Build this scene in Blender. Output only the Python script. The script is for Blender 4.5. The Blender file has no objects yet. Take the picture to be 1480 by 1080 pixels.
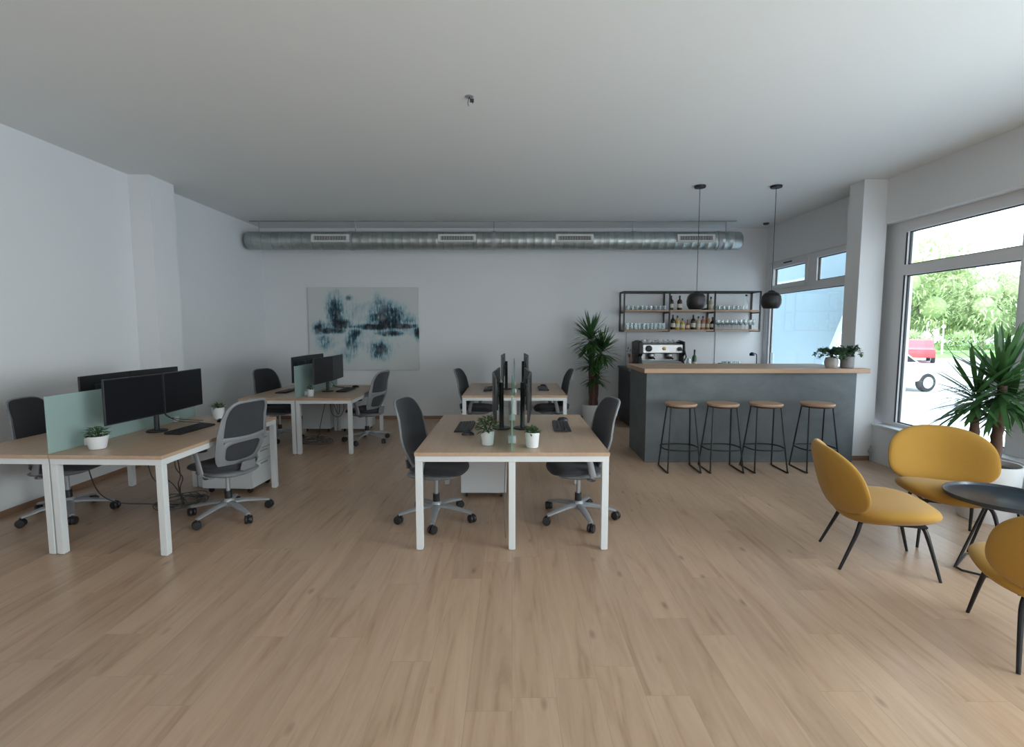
import bpy, bmesh, math, random
from mathutils import Vector, Matrix
R = math.radians
PI = math.pi
random.seed(7)
COL = bpy.context.scene.collection
SC = bpy.context.scene

# ------------------------------------------------------------------ materials
def _nt(name):
    m = bpy.data.materials.new(name); m.use_nodes = True
    nt = m.node_tree; nt.nodes.clear()
    out = nt.nodes.new('ShaderNodeOutputMaterial')
    return m, nt, out
class NG:
    def __init__(s, nt): s.nt = nt
    def n(s, t, **kw):
        nd = s.nt.nodes.new(t)
        for k, v in kw.items(): setattr(nd, k, v)
        return nd
    def l(s, a, b): s.nt.links.new(a, b)
    def val(s, x, sock):
        if isinstance(x, (int, float)): sock.default_value = x
        else: s.l(x, sock)
    def math(s, op, a, b=None, c=None, clamp=False):
        nd = s.n('ShaderNodeMath', operation=op); nd.use_clamp = clamp
        s.val(a, nd.inputs[0])
        if b is not None: s.val(b, nd.inputs[1])
        if c is not None: s.val(c, nd.inputs[2])
        return nd.outputs[0]
    def mix(s, fac, a, b, blend='MIX'):
        nd = s.n('ShaderNodeMix', data_type='RGBA', blend_type=blend)
        s.val(fac, nd.inputs[0])
        for x, k in ((a, 6), (b, 7)):
            if isinstance(x, tuple): nd.inputs[k].default_value = (*x, 1)
            else: s.l(x, nd.inputs[k])
        return nd.outputs[2]
    def noise(s, scale=5, detail=3, rough=.5, vec=None, dist=0):
        nd = s.n('ShaderNodeTexNoise'); nd.inputs['Scale'].default_value = scale
        nd.inputs['Detail'].default_value = detail; nd.inputs['Roughness'].default_value = rough
        nd.inputs['Distortion'].default_value = dist
        if vec is not None: s.l(vec, nd.inputs['Vector'])
        return nd.outputs['Fac']
    def coord(s, scale=(1, 1, 1), loc=(0, 0, 0), rot=(0, 0, 0)):
        tc = s.n('ShaderNodeTexCoord'); mp = s.n('ShaderNodeMapping')
        mp.inputs['Scale'].default_value = scale; mp.inputs['Location'].default_value = loc
        mp.inputs['Rotation'].default_value = rot
        s.l(tc.outputs['Object'], mp.inputs['Vector'])
        return mp.outputs['Vector']
    def ramp(s, fac, stops):
        nd = s.n('ShaderNodeValToRGB'); el = nd.color_ramp.elements
        while len(el) < len(stops): el.new(.5)
        for e, (p, c) in zip(el, stops): e.position = p; e.color = (*c, 1)
        s.l(fac, nd.inputs[0]); return nd.outputs[0]
    def bump(s, h, strength=.2, dist=.01):
        nd = s.n('ShaderNodeBump'); nd.inputs['Strength'].default_value = strength
        nd.inputs['Distance'].default_value = dist
        s.l(h, nd.inputs['Height']); return nd.outputs[0]
    def bsdf(s, color=(.8, .8, .8), rough=.5, metal=0, normal=None, spec=None):
        b = s.n('ShaderNodeBsdfPrincipled')
        if isinstance(color, tuple): b.inputs['Base Color'].default_value = (*color, 1)
        else: s.l(color, b.inputs['Base Color'])
        s.val(rough, b.inputs['Roughness']); b.inputs['Metallic'].default_value = metal
        if spec is not None: b.inputs['Specular IOR Level'].default_value = spec
        if normal is not None: s.l(normal, b.inputs['Normal'])
        return b

def mat(name, color, rough=.5, metal=0, var=.06, vs=6, bump=0, bs=200, spec=None):
    m, nt, out = _nt(name); g = NG(nt)
    v = g.coord()
    nz = g.noise(vs, 3, .55, v)
    c1 = tuple(min(1, c*(1+var)) for c in color); c0 = tuple(c*(1-var) for c in color)
    col = g.mix(nz, c0, c1)
    nrm = None
    if bump: nrm = g.bump(g.noise(bs, 2, .5, v), bump, .002)
    b = g.bsdf(col, rough, metal, nrm, spec)
    g.l(b.outputs[0], out.inputs[0]); return m

def wood(name, ca, cb, axis='Y', rough=.45, sc=1.0):
    m, nt, out = _nt(name); g = NG(nt)
    s = {'Y': (14, 1.1, 14), 'X': (1.1, 14, 14), 'Z': (14, 14, 1.1)}[axis]
    v = g.coord(tuple(k*sc for k in s))
    n1 = g.noise(1.6, 6, .62, v, .6)
    col = g.ramp(n1, [(.25, ca), (.5, tuple((a+b)/2 for a, b in zip(ca, cb))), (.75, cb)])
    n2 = g.noise(6, 4, .7, v)
    col = g.mix(g.math('MULTIPLY', n2, .25), col, tuple(c*.6 for c in ca))
    b = g.bsdf(col, rough, 0, g.bump(n2, .06, .003))
    g.l(b.outputs[0], out.inputs[0]); return m

def clear(name, tint=(.97, 1, .99), gloss=.1, rough=.02):
    m, nt, out = _nt(name); g = NG(nt)
    t = g.n('ShaderNodeBsdfTransparent'); t.inputs[0].default_value = (*tint, 1)
    gl = g.n('ShaderNodeBsdfGlossy'); gl.inputs['Roughness'].default_value = rough
    lw = g.n('ShaderNodeLayerWeight'); lw.inputs[0].default_value = .35
    f = g.math('ADD', g.math('MULTIPLY', lw.outputs['Facing'], gloss*2.2), gloss*.3, clamp=True)
    mx = g.n('ShaderNodeMixShader'); g.l(f, mx.inputs[0]); g.l(t.outputs[0], mx.inputs[1]); g.l(gl.outputs[0], mx.inputs[2])
    g.l(mx.outputs[0], out.inputs[0]); return m

def frosted(name, color, transp=.3, tint=(.8, .95, .92)):
    m, nt, out = _nt(name); g = NG(nt)
    t = g.n('ShaderNodeBsdfTransparent'); t.inputs[0].default_value = (*tint, 1)
    nz = g.noise(3, 2, .5, g.coord())
    col = g.mix(nz, tuple(c*.93 for c in color), color)
    b = g.bsdf(col, .35)
    tr = g.n('ShaderNodeBsdfTranslucent'); g.l(col, tr.inputs[0])
    m1 = g.n('ShaderNodeMixShader'); m1.inputs[0].default_value = .45
    g.l(b.outputs[0], m1.inputs[1]); g.l(tr.outputs[0], m1.inputs[2])
    m2 = g.n('ShaderNodeMixShader'); m2.inputs[0].default_value = transp
    g.l(m1.outputs[0], m2.inputs[1]); g.l(t.outputs[0], m2.inputs[2])
    g.l(m2.outputs[0], out.inputs[0]); return m

def floor_mat():
    m, nt, out = _nt('oak_planks'); g = NG(nt)
    tc = g.n('ShaderNodeTexCoord'); sp = g.n('ShaderNodeSeparateXYZ'); g.l(tc.outputs['Object'], sp.inputs[0])
    row = g.math('FLOOR', g.math('DIVIDE', sp.outputs[0], .2))
    wn = g.n('ShaderNodeTexWhiteNoise', noise_dimensions='1D'); g.l(row, wn.inputs['W'])
    ysh = g.math('ADD', sp.outputs[1], g.math('MULTIPLY', wn.outputs['Value'], 13.0))
    cb = g.n('ShaderNodeCombineXYZ'); g.l(ysh, cb.inputs[0]); g.l(sp.outputs[0], cb.inputs[1])
    def brick(c1, c2, mort):
        bk = g.n('ShaderNodeTexBrick'); bk.offset = 0; bk.offset_frequency = 1; bk.squash = 1
        bk.inputs['Scale'].default_value = 1; bk.inputs['Brick Width'].default_value = 1.38
        bk.inputs['Row Height'].default_value = .2; bk.inputs['Mortar Size'].default_value = .0012
        bk.inputs['Mortar Smooth'].default_value = .3
        bk.inputs['Color1'].default_value = (*c1, 1); bk.inputs['Color2'].default_value = (*c2, 1)
        bk.inputs['Mortar'].default_value = (*mort, 1); g.l(cb.outputs[0], bk.inputs['Vector']); return bk
    bk = brick((0, 0, 0), (1, 1, 1), (.5, .5, .5))
    rnd = g.n('ShaderNodeSeparateColor'); g.l(bk.outputs[0], rnd.inputs[0]); rv = rnd.outputs[0]
    off = g.math('MULTIPLY', rv, 37.0)
    c2 = g.n('ShaderNodeCombineXYZ')
    g.l(g.math('MULTIPLY', sp.outputs[0], 9), c2.inputs[0])
    g.l(g.math('ADD', g.math('MULTIPLY', sp.outputs[1], .85), off), c2.inputs[1]); g.l(off, c2.inputs[2])
    grain = g.noise(1.3, 5, .6, c2.outputs[0], .8)
    fine = g.noise(7, 5, .7, c2.outputs[0])
    base = g.ramp(grain, [(.22, (.28, .172, .106)), (.42, (.465, .315, .210)), (.60, (.525, .368, .255)), (.82, (.37, .238, .154))])
    plank = g.math('MULTIPLY_ADD', rv, .17, .89)
    cm = g.n('ShaderNodeCombineColor'); [g.l(plank, cm.inputs[i]) for i in range(3)]
    col = g.mix(1.0, base, cm.outputs[0], 'MULTIPLY')
    col = g.mix(g.math('MULTIPLY', fine, .22), col, (.25, .165, .11))
    # knots
    c3 = g.n('ShaderNodeCombineXYZ')
    g.l(g.math('MULTIPLY', sp.outputs[0], 7.5), c3.inputs[0])
    g.l(g.math('ADD', g.math('MULTIPLY', sp.outputs[1], 3.0), off), c3.inputs[1])
    vo = g.n('ShaderNodeTexVoronoi'); vo.inputs['Scale'].default_value = .62; vo.inputs['Randomness'].default_value = 1
    g.l(c3.outputs[0], vo.inputs['Vector'])
    dd = g.math('ADD', vo.outputs['Distance'], g.math('MULTIPLY', g.math('SUBTRACT', fine, .5), .08))
    kn = g.n('ShaderNodeMapRange'); g.l(dd, kn.inputs[0]); kn.inputs[1].default_value = .02; kn.inputs[2].default_value = .13
    kn.inputs[3].default_value = .75; kn.inputs[4].default_value = 0; vo.inputs['Scale'].default_value = .8
    vcol = g.n('ShaderNodeSeparateColor'); g.l(vo.outputs['Color'], vcol.inputs[0])
    pick = g.math('GREATER_THAN', vcol.outputs[0], .3)
    col = g.mix(g.math('MULTIPLY', kn.outputs[0], pick), col, (.20, .125, .085))
    gap = g.math('MULTIPLY', bk.outputs['Fac'], .34)
    col = g.mix(gap, col, (.17, .11, .075))
    h = g.math('SUBTRACT', g.math('MULTIPLY', fine, .3), bk.outputs['Fac'])
    rough = g.math('MULTIPLY_ADD', fine, .12, .27)
    b = g.bsdf(col, rough, 0, g.bump(h, .08, .002), .45)
    g.l(b.outputs[0], out.inputs[0]); return m

def painting_mat():
    m, nt, out = _nt('abstract_canvas'); g = NG(nt)
    tc = g.n('ShaderNodeTexCoord'); sp = g.n('ShaderNodeSeparateXYZ'); g.l(tc.outputs['Object'], sp.inputs[0])
    X, Z = sp.outputs[0], sp.outputs[2]
    blobs = [(-.50, .27, .16, .36, .95), (-.42, .08, .22, .10, 1.1), (-.80, .02, .12, .13, 1.0), (-.60, -.03, .30, .06, 1.1),
             (.42, .20, .34, .26, 1.0), (.30, .33, .14, .32, .7), (.25, .04, .40, .055, 1.25), (.68, .05, .34, .05, 1.25),
             (.80, .10, .25, .22, .6), (.48, -.08, .26, .055, 1.0), (-.22, -.22, .12, .26, .85), (-.70, -.24, .20, .16, .65),
             (-.33, -.45, .24, .17, .5), (.28, -.37, .23, .19, .85), (.04, .04, .9, .035, .8), (-.12, .30, .5, .30, .38),
             (.97, -.05, .07, .16, .9), (-.15, -.07, .12, .09, .9), (.05, -.2, .85, .35, .35), (-.25, .55, .08, .06, .7)]
    acc = None
    for cx, cz, rx, rz, a in blobs:
        dx = g.math('DIVIDE', g.math('SUBTRACT', X, cx), rx); dz = g.math('DIVIDE', g.math('SUBTRACT', Z, cz), rz)
        d = g.math('ADD', g.math('MULTIPLY', dx, dx), g.math('MULTIPLY', dz, dz))
        e = g.math('MULTIPLY', g.math('POWER', 2.0, g.math('MULTIPLY', d, -1.1)), a)
        acc = e if acc is None else g.math('MAXIMUM', acc, e)
    st = g.noise(2.2, 6, .72, g.coord((13, 1, 2.6)))
    bl = g.noise(5.5, 5, .68, g.coord((1, 1, 1)))
    v = g.math('MULTIPLY', acc, g.math('SUBTRACT', g.math('ADD', g.math('MULTIPLY', st, 2.0), g.math('MULTIPLY', bl, 1.7)), .95))
    v = g.math('MULTIPLY_ADD', v, 1.0, -.08)
    col = g.ramp(v, [(.0, (.60, .62, .61)), (.16, (.55, .60, .60)), (.34, (.33, .46, .50)), (.48, (.10, .22, .28)), (.64, (.018, .05, .075)), (.85, (.006, .012, .02))])
    wh = g.noise(3, 3, .6, g.coord((1.5, 1, 1.5), (3, 2, 1)))
    col = g.mix(g.math('MULTIPLY', g.math('SUBTRACT', wh, .45, clamp=True), 1.0), col, (.60, .62, .63))
    b = g.bsdf(col, .7, 0, g.bump(st, .15, .003))
    g.l(b.outputs[0], out.inputs[0]); return m

def duct_mat():
    m, nt, out = _nt('galvanised_spiral'); g = NG(nt)
    w = g.n('ShaderNodeTexWave'); w.wave_type = 'BANDS'; w.bands_direction = 'X'; w.wave_profile = 'SAW'
    w.inputs['Scale'].default_value = 1.9; w.inputs['Distortion'].default_value = .0
    g.l(g.coord((1, .16, .16)), w.inputs['Vector'])
    nz = g.noise(4, 5, .7, g.coord((1.2, 3, 3)))
    sp = g.noise(40, 2, .5, g.coord())
    col = g.ramp(nz, [(.3, (.33, .38, .37)), (.7, (.52, .56, .55))])
    col = g.mix(g.math('MULTIPLY', sp, .3), col, (.25, .29, .29))
    edge = g.math('GREATER_THAN', w.outputs['Fac'], .93)
    col = g.mix(g.math('MULTIPLY', edge, .35), col, (.16, .18, .18))
    b = g.bsdf(col, .42, .75, g.bump(w.outputs['Fac'], .12, .01))
    g.l(b.outputs[0], out.inputs[0]); return m

def concrete(name, c, amt=.25):
    m, nt, out = _nt(name); g = NG(nt)
    a = g.noise(1.4, 6, .65, g.coord((1, 1, 1.4)), .6); b_ = g.noise(9, 5, .7, g.coord())
    col = g.ramp(a, [(.3, tuple(k*(1-amt) for k in c)), (.5, c), (.72, tuple(k*(1+amt) for k in c))])
    col = g.mix(g.math('MULTIPLY', b_, .25), col, tuple(k*.7 for k in c))
    b = g.bsdf(col, .55, 0, g.bump(b_, .08, .004)); g.l(b.outputs[0], out.inputs[0]); return m

def fabric(name, c, bs=420):
    m, nt, out = _nt(name); g = NG(nt)
    v = g.coord(); n1 = g.noise(bs, 2, .6, v); n2 = g.noise(5, 3, .5, v)
    col = g.mix(n1, tuple(k*.78 for k in c), tuple(min(1, k*1.15) for k in c))
    col = g.mix(g.math('MULTIPLY', n2, .25), col, tuple(k*.8 for k in c))
    b = g.bsdf(col, .9, 0, g.bump(n1, .25, .002), .25)
    b.inputs['Sheen Weight'].default_value = .15
    g.l(b.outputs[0], out.inputs[0]); return m

def leafmat(name, ca, cb, rough=.45, sc=9):
    m, nt, out = _nt(name); g = NG(nt)
    col = g.mix(g.noise(sc, 3, .6, g.coord()), ca, cb)
    b = g.bsdf(col, rough); tr = g.n('ShaderNodeBsdfTranslucent'); g.l(col, tr.inputs[0])
    mx = g.n('ShaderNodeMixShader'); mx.inputs[0].default_value = .25
    g.l(b.outputs[0], mx.inputs[1]); g.l(tr.outputs[0], mx.inputs[2]); g.l(mx.outputs[0], out.inputs[0]); return m

MT = dict(
    wall=mat('white_plaster', (.74, .755, .77), .85, var=.015, vs=1.2, bump=.04, bs=90),
    ceil=mat('ceiling_paint', (.80, .825, .83), .9, var=.012, vs=.8),
    trimw=mat('white_window_frame', (.72, .72, .73), .45, var=.02),
    white=mat('white_powdercoat', (.70, .73, .74), .4, var=.02),
    ped=mat('white_laminate', (.64, .67, .69), .45, var=.02),
    pedd=mat('shadow_gap', (.12, .12, .13), .6),
    desk=wood('oak_desktop', (.46, .31, .205), (.58, .415, .29), 'Y', .38),
    barw=wood('oak_bar_top', (.40, .245, .145), (.52, .345, .215), 'X', .45),
    seatw=wood('oak_stool_seat', (.36, .22, .14), (.46, .30, .20), 'X', .45),
    shelfw=wood('oak_shelf', (.36, .23, .15), (.46, .31, .21), 'X', .5),
    base=wood('oak_baseboard', (.26, .15, .095), (.33, .20, .13), 'X', .5),
    chairf=mat('grey_plastic', (.225, .235, .25), .45, var=.05),
    chairm=fabric('dark_mesh', (.045, .048, .056), 300),
    chairs=fabric('seat_fabric', (.040, .042, .052), 300),
    alu=mat('grey_base_metal', (.36, .38, .40), .4, .3, var=.05),
    blk=mat('black_plastic', (.018, .018, .021), .4, var=.15),
    blkm=mat('black_metal', (.010, .010, .012), .42, .1, var=.15),
    scr=mat('dark_screen', (.008, .009, .012), .3, var=.1, spec=.2),
    key=mat('keycaps', (.028, .028, .032), .5, var=.2, vs=30),
    pot=mat('white_ceramic', (.72, .74, .76), .35, var=.02),
    potb=mat('beige_ceramic', (.46, .43, .40), .55, var=.12, vs=30),
    potg=mat('grey_ceramic', (.26, .25, .25), .6, var=.15, vs=30),
    soil=mat('dark_soil', (.035, .026, .022), .95, var=.4, vs=60, bump=.6, bs=80),
    leaf=leafmat('small_leaves', (.035, .085, .028), (.11, .19, .06)),
    yuc=leafmat('yucca_leaves', (.022, .07, .028), (.10, .23, .07), .35, 5),
    barl=leafmat('fern_leaves', (.035, .09, .045), (.11, .20, .10)),
    trunk=mat('yucca_bark', (.13, .075, .055), .9, var=.4, vs=25, bump=.8, bs=35),
    duct=duct_mat(), vent=mat('pale_vent', (.60, .61, .60), .5), slot=mat('vent_slot', (.05, .05, .05), .6),
    slate=concrete('slate_bar_front', (.108, .126, .134), .32), dark=mat('anthracite_cabinet', (.035, .042, .048), .5, var=.1),
    mustard=fabric('mustard_wool', (.41, .222, .040), 260),
    table=mat('blue_black_tray', (.035, .045, .060), .28, .3, var=.1),
    glass=clear('window_glass', (.97, 1, .995), .07), gl=clear('drinking_glass', (.90, .93, .93), .28, .06),
    screen=frosted('frosted_screen', (.56, .71, .69), .32, (.85, .96, .94)), screenc=frosted('green_glass_screen', (.40, .62, .56), .45, (.75, .95, .88)),
    cable=mat('cable_black', (.03, .028, .028), .6), cablew=mat('cable_grey', (.11, .105, .10), .6),
    chrome=mat('polished_steel', (.40, .40, .40), .34, .9, var=.1, vs=12),
    brass=mat('brass_badge', (.45, .28, .10), .35, .7),
    wine=mat('dark_wine_glass', (.030, .018, .015), .15, var=.3), amber=mat('amber_liquor', (.33, .12, .03), .15, var=.3),
    gold=mat('golden_liquor', (.52, .36, .08), .18, var=.3), green=mat('green_bottle_glass', (.04, .11, .045), .15, var=.3),
    pale=mat('pale_liquor', (.50, .46, .34), .2, var=.2), pink=mat('rose_liquor', (.42, .17, .12), .2, var=.2), cap=mat('bottle_cap', (.02, .02, .022), .4),
    label=mat('paper_label', (.60, .56, .46), .8, var=.15, vs=60), cream=mat('cream_plastic', (.62, .62, .60), .6),
    flower=mat('dried_flower', (.10, .035, .03), .9, var=.5, vs=40), copper=mat('copper_stirrers', (.30, .14, .09), .4, .5),
    asphalt=mat('pale_asphalt', (.62, .64, .66), .9, var=.06, vs=.5), grass=mat('grass_lawn', (.22, .42, .12), .95, var=.2, vs=2),
    tree=leafmat('tree_leaves', (.34, .46, .20), (.56, .66, .34), .7, .9), tree2=leafmat('pale_tree_leaves', (.42, .53, .28), (.64, .72, .46), .7, .9),
    bark=mat('tree_bark', (.16, .12, .09), .9, var=.3),
    carw=mat('white_car_paint', (.82, .84, .86), .25), carr=mat('red_car_paint', (.55, .06, .07), .25), tyre=mat('tyre_rubber', (.03, .03, .03), .8),
    bluew=mat('shade_blue_render', (.66, .84, .93), .9, var=.01), whitew=mat('white_render', (.9, .9, .9), .9, var=.01),  # the blue stands for shade on the neighbouring wall
    red=mat('red_plug', (.35, .04, .03), .5), hub=mat('silver_wheel', (.5, .5, .52), .3, .7))
MT['floor'] = floor_mat(); MT['art'] = painting_mat()

# ------------------------------------------------------------------ mesh builder
class MB:
    def __init__(s): s.v = []; s.f = []; s.m = []; s.M = Matrix.Identity(4); s.mi = 0
    def add(s, vs, fs):
        o = len(s.v); s.v += [tuple(s.M @ Vector(p)) for p in vs]
        s.f += [tuple(i+o for i in f) for f in fs]; s.m += [s.mi]*len(fs); return s
    def box(s, x0, x1, y0, y1, z0, z1):
        return s.add([(x0, y0, z0), (x1, y0, z0), (x1, y1, z0), (x0, y1, z0), (x0, y0, z1), (x1, y0, z1), (x1, y1, z1), (x0, y1, z1)],
                     [(0, 3, 2, 1), (4, 5, 6, 7), (0, 1, 5, 4), (1, 2, 6, 5), (2, 3, 7, 6), (3, 0, 4, 7)])
    def cbox(s, c, d): return s.box(c[0]-d[0]/2, c[0]+d[0]/2, c[1]-d[1]/2, c[1]+d[1]/2, c[2]-d[2]/2, c[2]+d[2]/2)
    def prism(s, poly, a0, a1, axis='z'):
        n = len(poly)
        mp = {'z': lambda p, a: (p[0], p[1], a), 'x': lambda p, a: (a, p[0], p[1]), 'y': lambda p, a: (p[0], a, p[1])}[axis]
        vs = [mp(p, a0) for p in poly]+[mp(p, a1) for p in poly]
        fs = [tuple(range(n))[::-1], tuple(range(n, 2*n))]+[(i, (i+1) % n, n+(i+1) % n, n+i) for i in range(n)]
        return s.add(vs, fs)
    def lathe(s, prof, seg=24, c=(0, 0, 0), closed=False):
        vs = []; fs = []
        for r, z in prof:
            for k in range(seg):
                a = 2*PI*k/seg; vs.append((c[0]+r*math.cos(a), c[1]+r*math.sin(a), c[2]+z))
        n = len(prof)
        for i in range(n-1):
            for k in range(seg):
                k2 = (k+1) % seg; fs.append((i*seg+k, i*seg+k2, (i+1)*seg+k2, (i+1)*seg+k))
        if closed:
            for k in range(seg):
                k2 = (k+1) % seg; fs.append(((n-1)*seg+k, (n-1)*seg+k2, k2, k))
        else:
            if prof[0][0] > 1e-5: fs.append(tuple(range(seg))[::-1])
            if prof[-1][0] > 1e-5: fs.append(tuple((n-1)*seg+k for k in range(seg)))
        return s.add(vs, fs)
    def sweep(s, pts, ra, rb=None, seg=8, closed=False, up=None, cap=True):
        """tube along pts; ra radius or list; rb second radius along 'up' vectors (list) for flat sections"""
        pts = [Vector(p) for p in pts]; n = len(pts)
        if not isinstance(ra, (list, tuple)): ra = [ra]*n
        if rb is None: rb = ra
        elif not isinstance(rb, (list, tuple)): rb = [rb]*n
        vs = []; fs = []; prev = None
        for i in range(n):
            if closed: t = pts[(i+1) % n]-pts[i-1]
            else: t = pts[min(i+1, n-1)]-pts[max(i-1, 0)]
            t.normalize()
            if up is not None:
                u = Vector(up[i] if isinstance(up, list) else up); u = (u-t*u.dot(t)).normalized()
            else:
                if prev is None:
                    u = Vector((0, 0, 1)) if abs(t.z) < .9 else Vector((0, 1, 0))
                else: u = prev
                u = (u-t*u.dot(t)).normalized(); prev = u
            w = t.cross(u)
            for k in range(seg):
                a = 2*PI*(k+.5)/seg; vs.append(tuple(pts[i]+w*ra[i]*math.cos(a)+u*rb[i]*math.sin(a)))
        for i in range(n if closed else n-1):
            j = (i+1) % n
            for k in range(seg):
                k2 = (k+1) % seg; fs.append((i*seg+k, j*seg+k, j*seg+k2, i*seg+k2))
        if not closed and cap: fs += [tuple(range(seg)), tuple((n-1)*seg+k for k in range(seg))[::-1]]
        return s.add(vs, fs)
    def pad(s, fn, nr=8, na=40, th=.05, p=2.5):
        """closed cushion: fn(rho,ang)->(point,normal); thickness profile th*(1-rho^p)^(1/2)"""
        vs = []; fs = []
        def ringv(sign):
            idx = []
            for i in range(nr+1):
                rho = math.sin(i/nr*PI/2)
                row = []
                for k in range(na):
                    P, N = fn(rho, 2*PI*k/na); t = th*max(0, 1-rho**p)**.5
                    row.append(len(vs)); vs.append(tuple(Vector(P)+Vector(N)*sign*t))
                idx.append(row)
            return idx
        A = ringv(1); B = ringv(-1)
        for I, fl in ((A, 0), (B, 1)):
            for i in range(nr):
                for k in range(na):
                    k2 = (k+1) % na; q = (I[i][k], I[i+1][k], I[i+1][k2], I[i][k2]); fs.append(q if not fl else q[::-1])
        return s.add(vs, fs)
    def leafq(s, base, d, up, L, w, droop=.0, n=4, fold=.0):
        d = Vector(d).normalized(); up = Vector(up); sd = d.cross(up)
        if sd.length < 1e-3: sd = d.cross(Vector((1, 0, 0)))
        sd.normalize(); p = Vector(base); vs = []; fs = []; dd = d.copy()
        for i in range(n+1):
            t = i/n; ww = w*(math.sin(PI*min(1, t*.9+.1))**.7 if i < n else .02)
            vs += [tuple(p-sd*ww/2), tuple(p+sd*ww/2)]
            dd = (dd+Vector((0, 0, -droop/n))).normalized(); p = p+dd*L/n
        fs = [(2*i, 2*i+1, 2*i+3, 2*i+2) for i in range(n)]
        return s.add(vs, fs)

def build(name, mb, mats, parent=None, loc=None, rotz=0, smooth=35, bevel=0, bseg=2):
    me = bpy.data.meshes.new(name); me.from_pydata(mb.v, [], mb.f); me.update()
    if not isinstance(mats, (list, tuple)): mats = [mats]
    for mm in mats: me.materials.append(mm)
    if len(mats) > 1:
        for p, i in zip(me.polygons, mb.m): p.material_index = i
    bm = bmesh.new(); bm.from_mesh(me)
    bmesh.ops.remove_doubles(bm, verts=bm.verts, dist=1e-6)
    bmesh.ops.recalc_face_normals(bm, faces=bm.faces)
    bm.to_mesh(me); bm.free()
    if smooth:
        for p in me.polygons: p.use_smooth = True
        me.set_sharp_from_angle(angle=R(smooth))
    o = bpy.data.objects.new(name, me); COL.objects.link(o)
    if parent: o.parent = parent
    if loc is not None: o.location = loc
    o.rotation_euler[2] = rotz
    if bevel:
        md = o.modifiers.new('bevel', 'BEVEL'); md.width = bevel; md.segments = bseg; md.limit_method = 'ANGLE'; md.angle_limit = R(40)
    return o
def tag(o, label, cat, group=None, kind=None):
    o['label'] = label; o['category'] = cat
    if group: o['group'] = group
    if kind: o['kind'] = kind
    return o
def thing(name, label, cat, loc=(0, 0, 0), rotz=0, group=None):
    o = bpy.data.objects.new(name, None); COL.objects.link(o); o.empty_display_size = .1
    o.location = loc; o.rotation_euler[2] = rotz
    return tag(o, label, cat, group)
def struct(name, mb, m, label, **kw):
    o = build(name, mb, m, **kw); o['kind'] = 'structure'; o['label'] = label; o['category'] = name.split('_')[0]; return o
def dup(root, loc, rotz=0, label=None, group=None, parent=None):
    r = root.copy(); COL.objects.link(r); r.location = loc; r.rotation_euler = (0, 0, rotz)
    if label: r['label'] = label
    if group: r['group'] = group
    for ch in list(root.children):
        c = ch.copy(); COL.objects.link(c); c.parent = r
        for g_ in list(ch.children):
            d = g_.copy(); COL.objects.link(d); d.parent = c
    return r
def face(nx, ny): return math.atan2(-nx, ny)     # local +Y looks along (nx,ny)
def circ(r, z, n=24, c=(0, 0)): return [(c[0]+r*math.cos(2*PI*k/n), c[1]+r*math.sin(2*PI*k/n), z) for k in range(n)]

# ------------------------------------------------------------------ camera
H = 1.64
cam = bpy.data.cameras.new('camera'); cam.sensor_width = 36; cam.lens = 36*720/1480; cam.clip_start = .05; cam.clip_end = 500
co = bpy.data.objects.new('camera', cam); COL.objects.link(co); co.location = (0, 0, H)
co.rotation_euler = (PI/2-math.atan(64/720), 0, 0); SC.camera = co

# ------------------------------------------------------------------ room shell
ZC = 3.43; YB = 9.05; YF = -3.6
struct('floor', MB().box(-4.9, 4.9, YF-.2, YB+.2, -.12, 0), MT['floor'], 'oak plank floor running towards the back wall')
struct('ceiling', MB().box(-4.9, 4.9, YF-.2, YB+.2, ZC, ZC+.25), MT['ceil'], 'plain white ceiling')
struct('wall_back', MB().box(-4.9, 4.575, YB, YB+.2, 0, ZC), MT['wall'], 'white back wall')
struct('wall_front', MB().box(-4.9, 4.9, YF-.2, YF, 0, ZC), MT['wall'], 'white wall behind the viewer')
lw = MB().box(-4.9, -4.46, YF, 5.98, 0, ZC).box(-4.9, -4.46, 5.98, YB, 0, ZC)
struct('wall_left', lw, MT['wall'], 'white left wall')
struct('trim_1', MB().box(-4.459, -4.21, 5.96, 6.38, 0, ZC-.001), MT['wall'], 'white square pillar against the left wall')
# right wall: back part with its two-level window, front part with the shop windows
rw = MB().box(4.55, 4.85, 6.40, YB, 2.80, ZC).box(4.55, 4.85, 6.40, YB, 0, .55).box(4.55, 4.64, YB-.10, YB, .55, 2.8).box(4.55, 4.85, 6.40, 6.60, .55, 2.8)
rw.box(4.5, 4.85, YF, 6.40, 2.90, ZC).box(4.5, 4.85, YF, 6.14, 0, .45).box(4.62, 4.85, 6.10, 6.40, .45, 2.9)
rw.box(4.60, 4.85, 4.20, 4.56, .45, 2.9).box(4.5, 4.85, YF, YF+.5, .45, 2.9).box(4.60, 4.85, .3, .55, .45, 2.9)
struct('wall_right', rw, MT['wall'], 'white right wall pierced by large windows')
struct('trim_2', MB().box(4.22, 4.52, 6.14, 6.40, 0, ZC-.001), MT['wall'], 'white square pillar at the right end of the bar')
struct('trim_3', MB().box(4.47, 4.67, YF+.5, 6.12, .45, .475), MT['white'], 'white window sill under the shop window', bevel=.004)
def sk(name, x0, x1, y0, y1, lab): struct(name, MB().box(x0, x1, y0, y1, 0, .058), MT['base'], lab, bevel=.003)
sk('baseboard_back', -4.445, 4.535, YB-.015, YB, 'oak baseboard along the back wall')
sk('baseboard_left', -4.46, -4.445, YF, 5.95, 'oak baseboard along the left wall')
sk('baseboard_right', 4.24, 4.50, 6.125, 6.14, 'oak baseboard in front of the right pillar')

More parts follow.
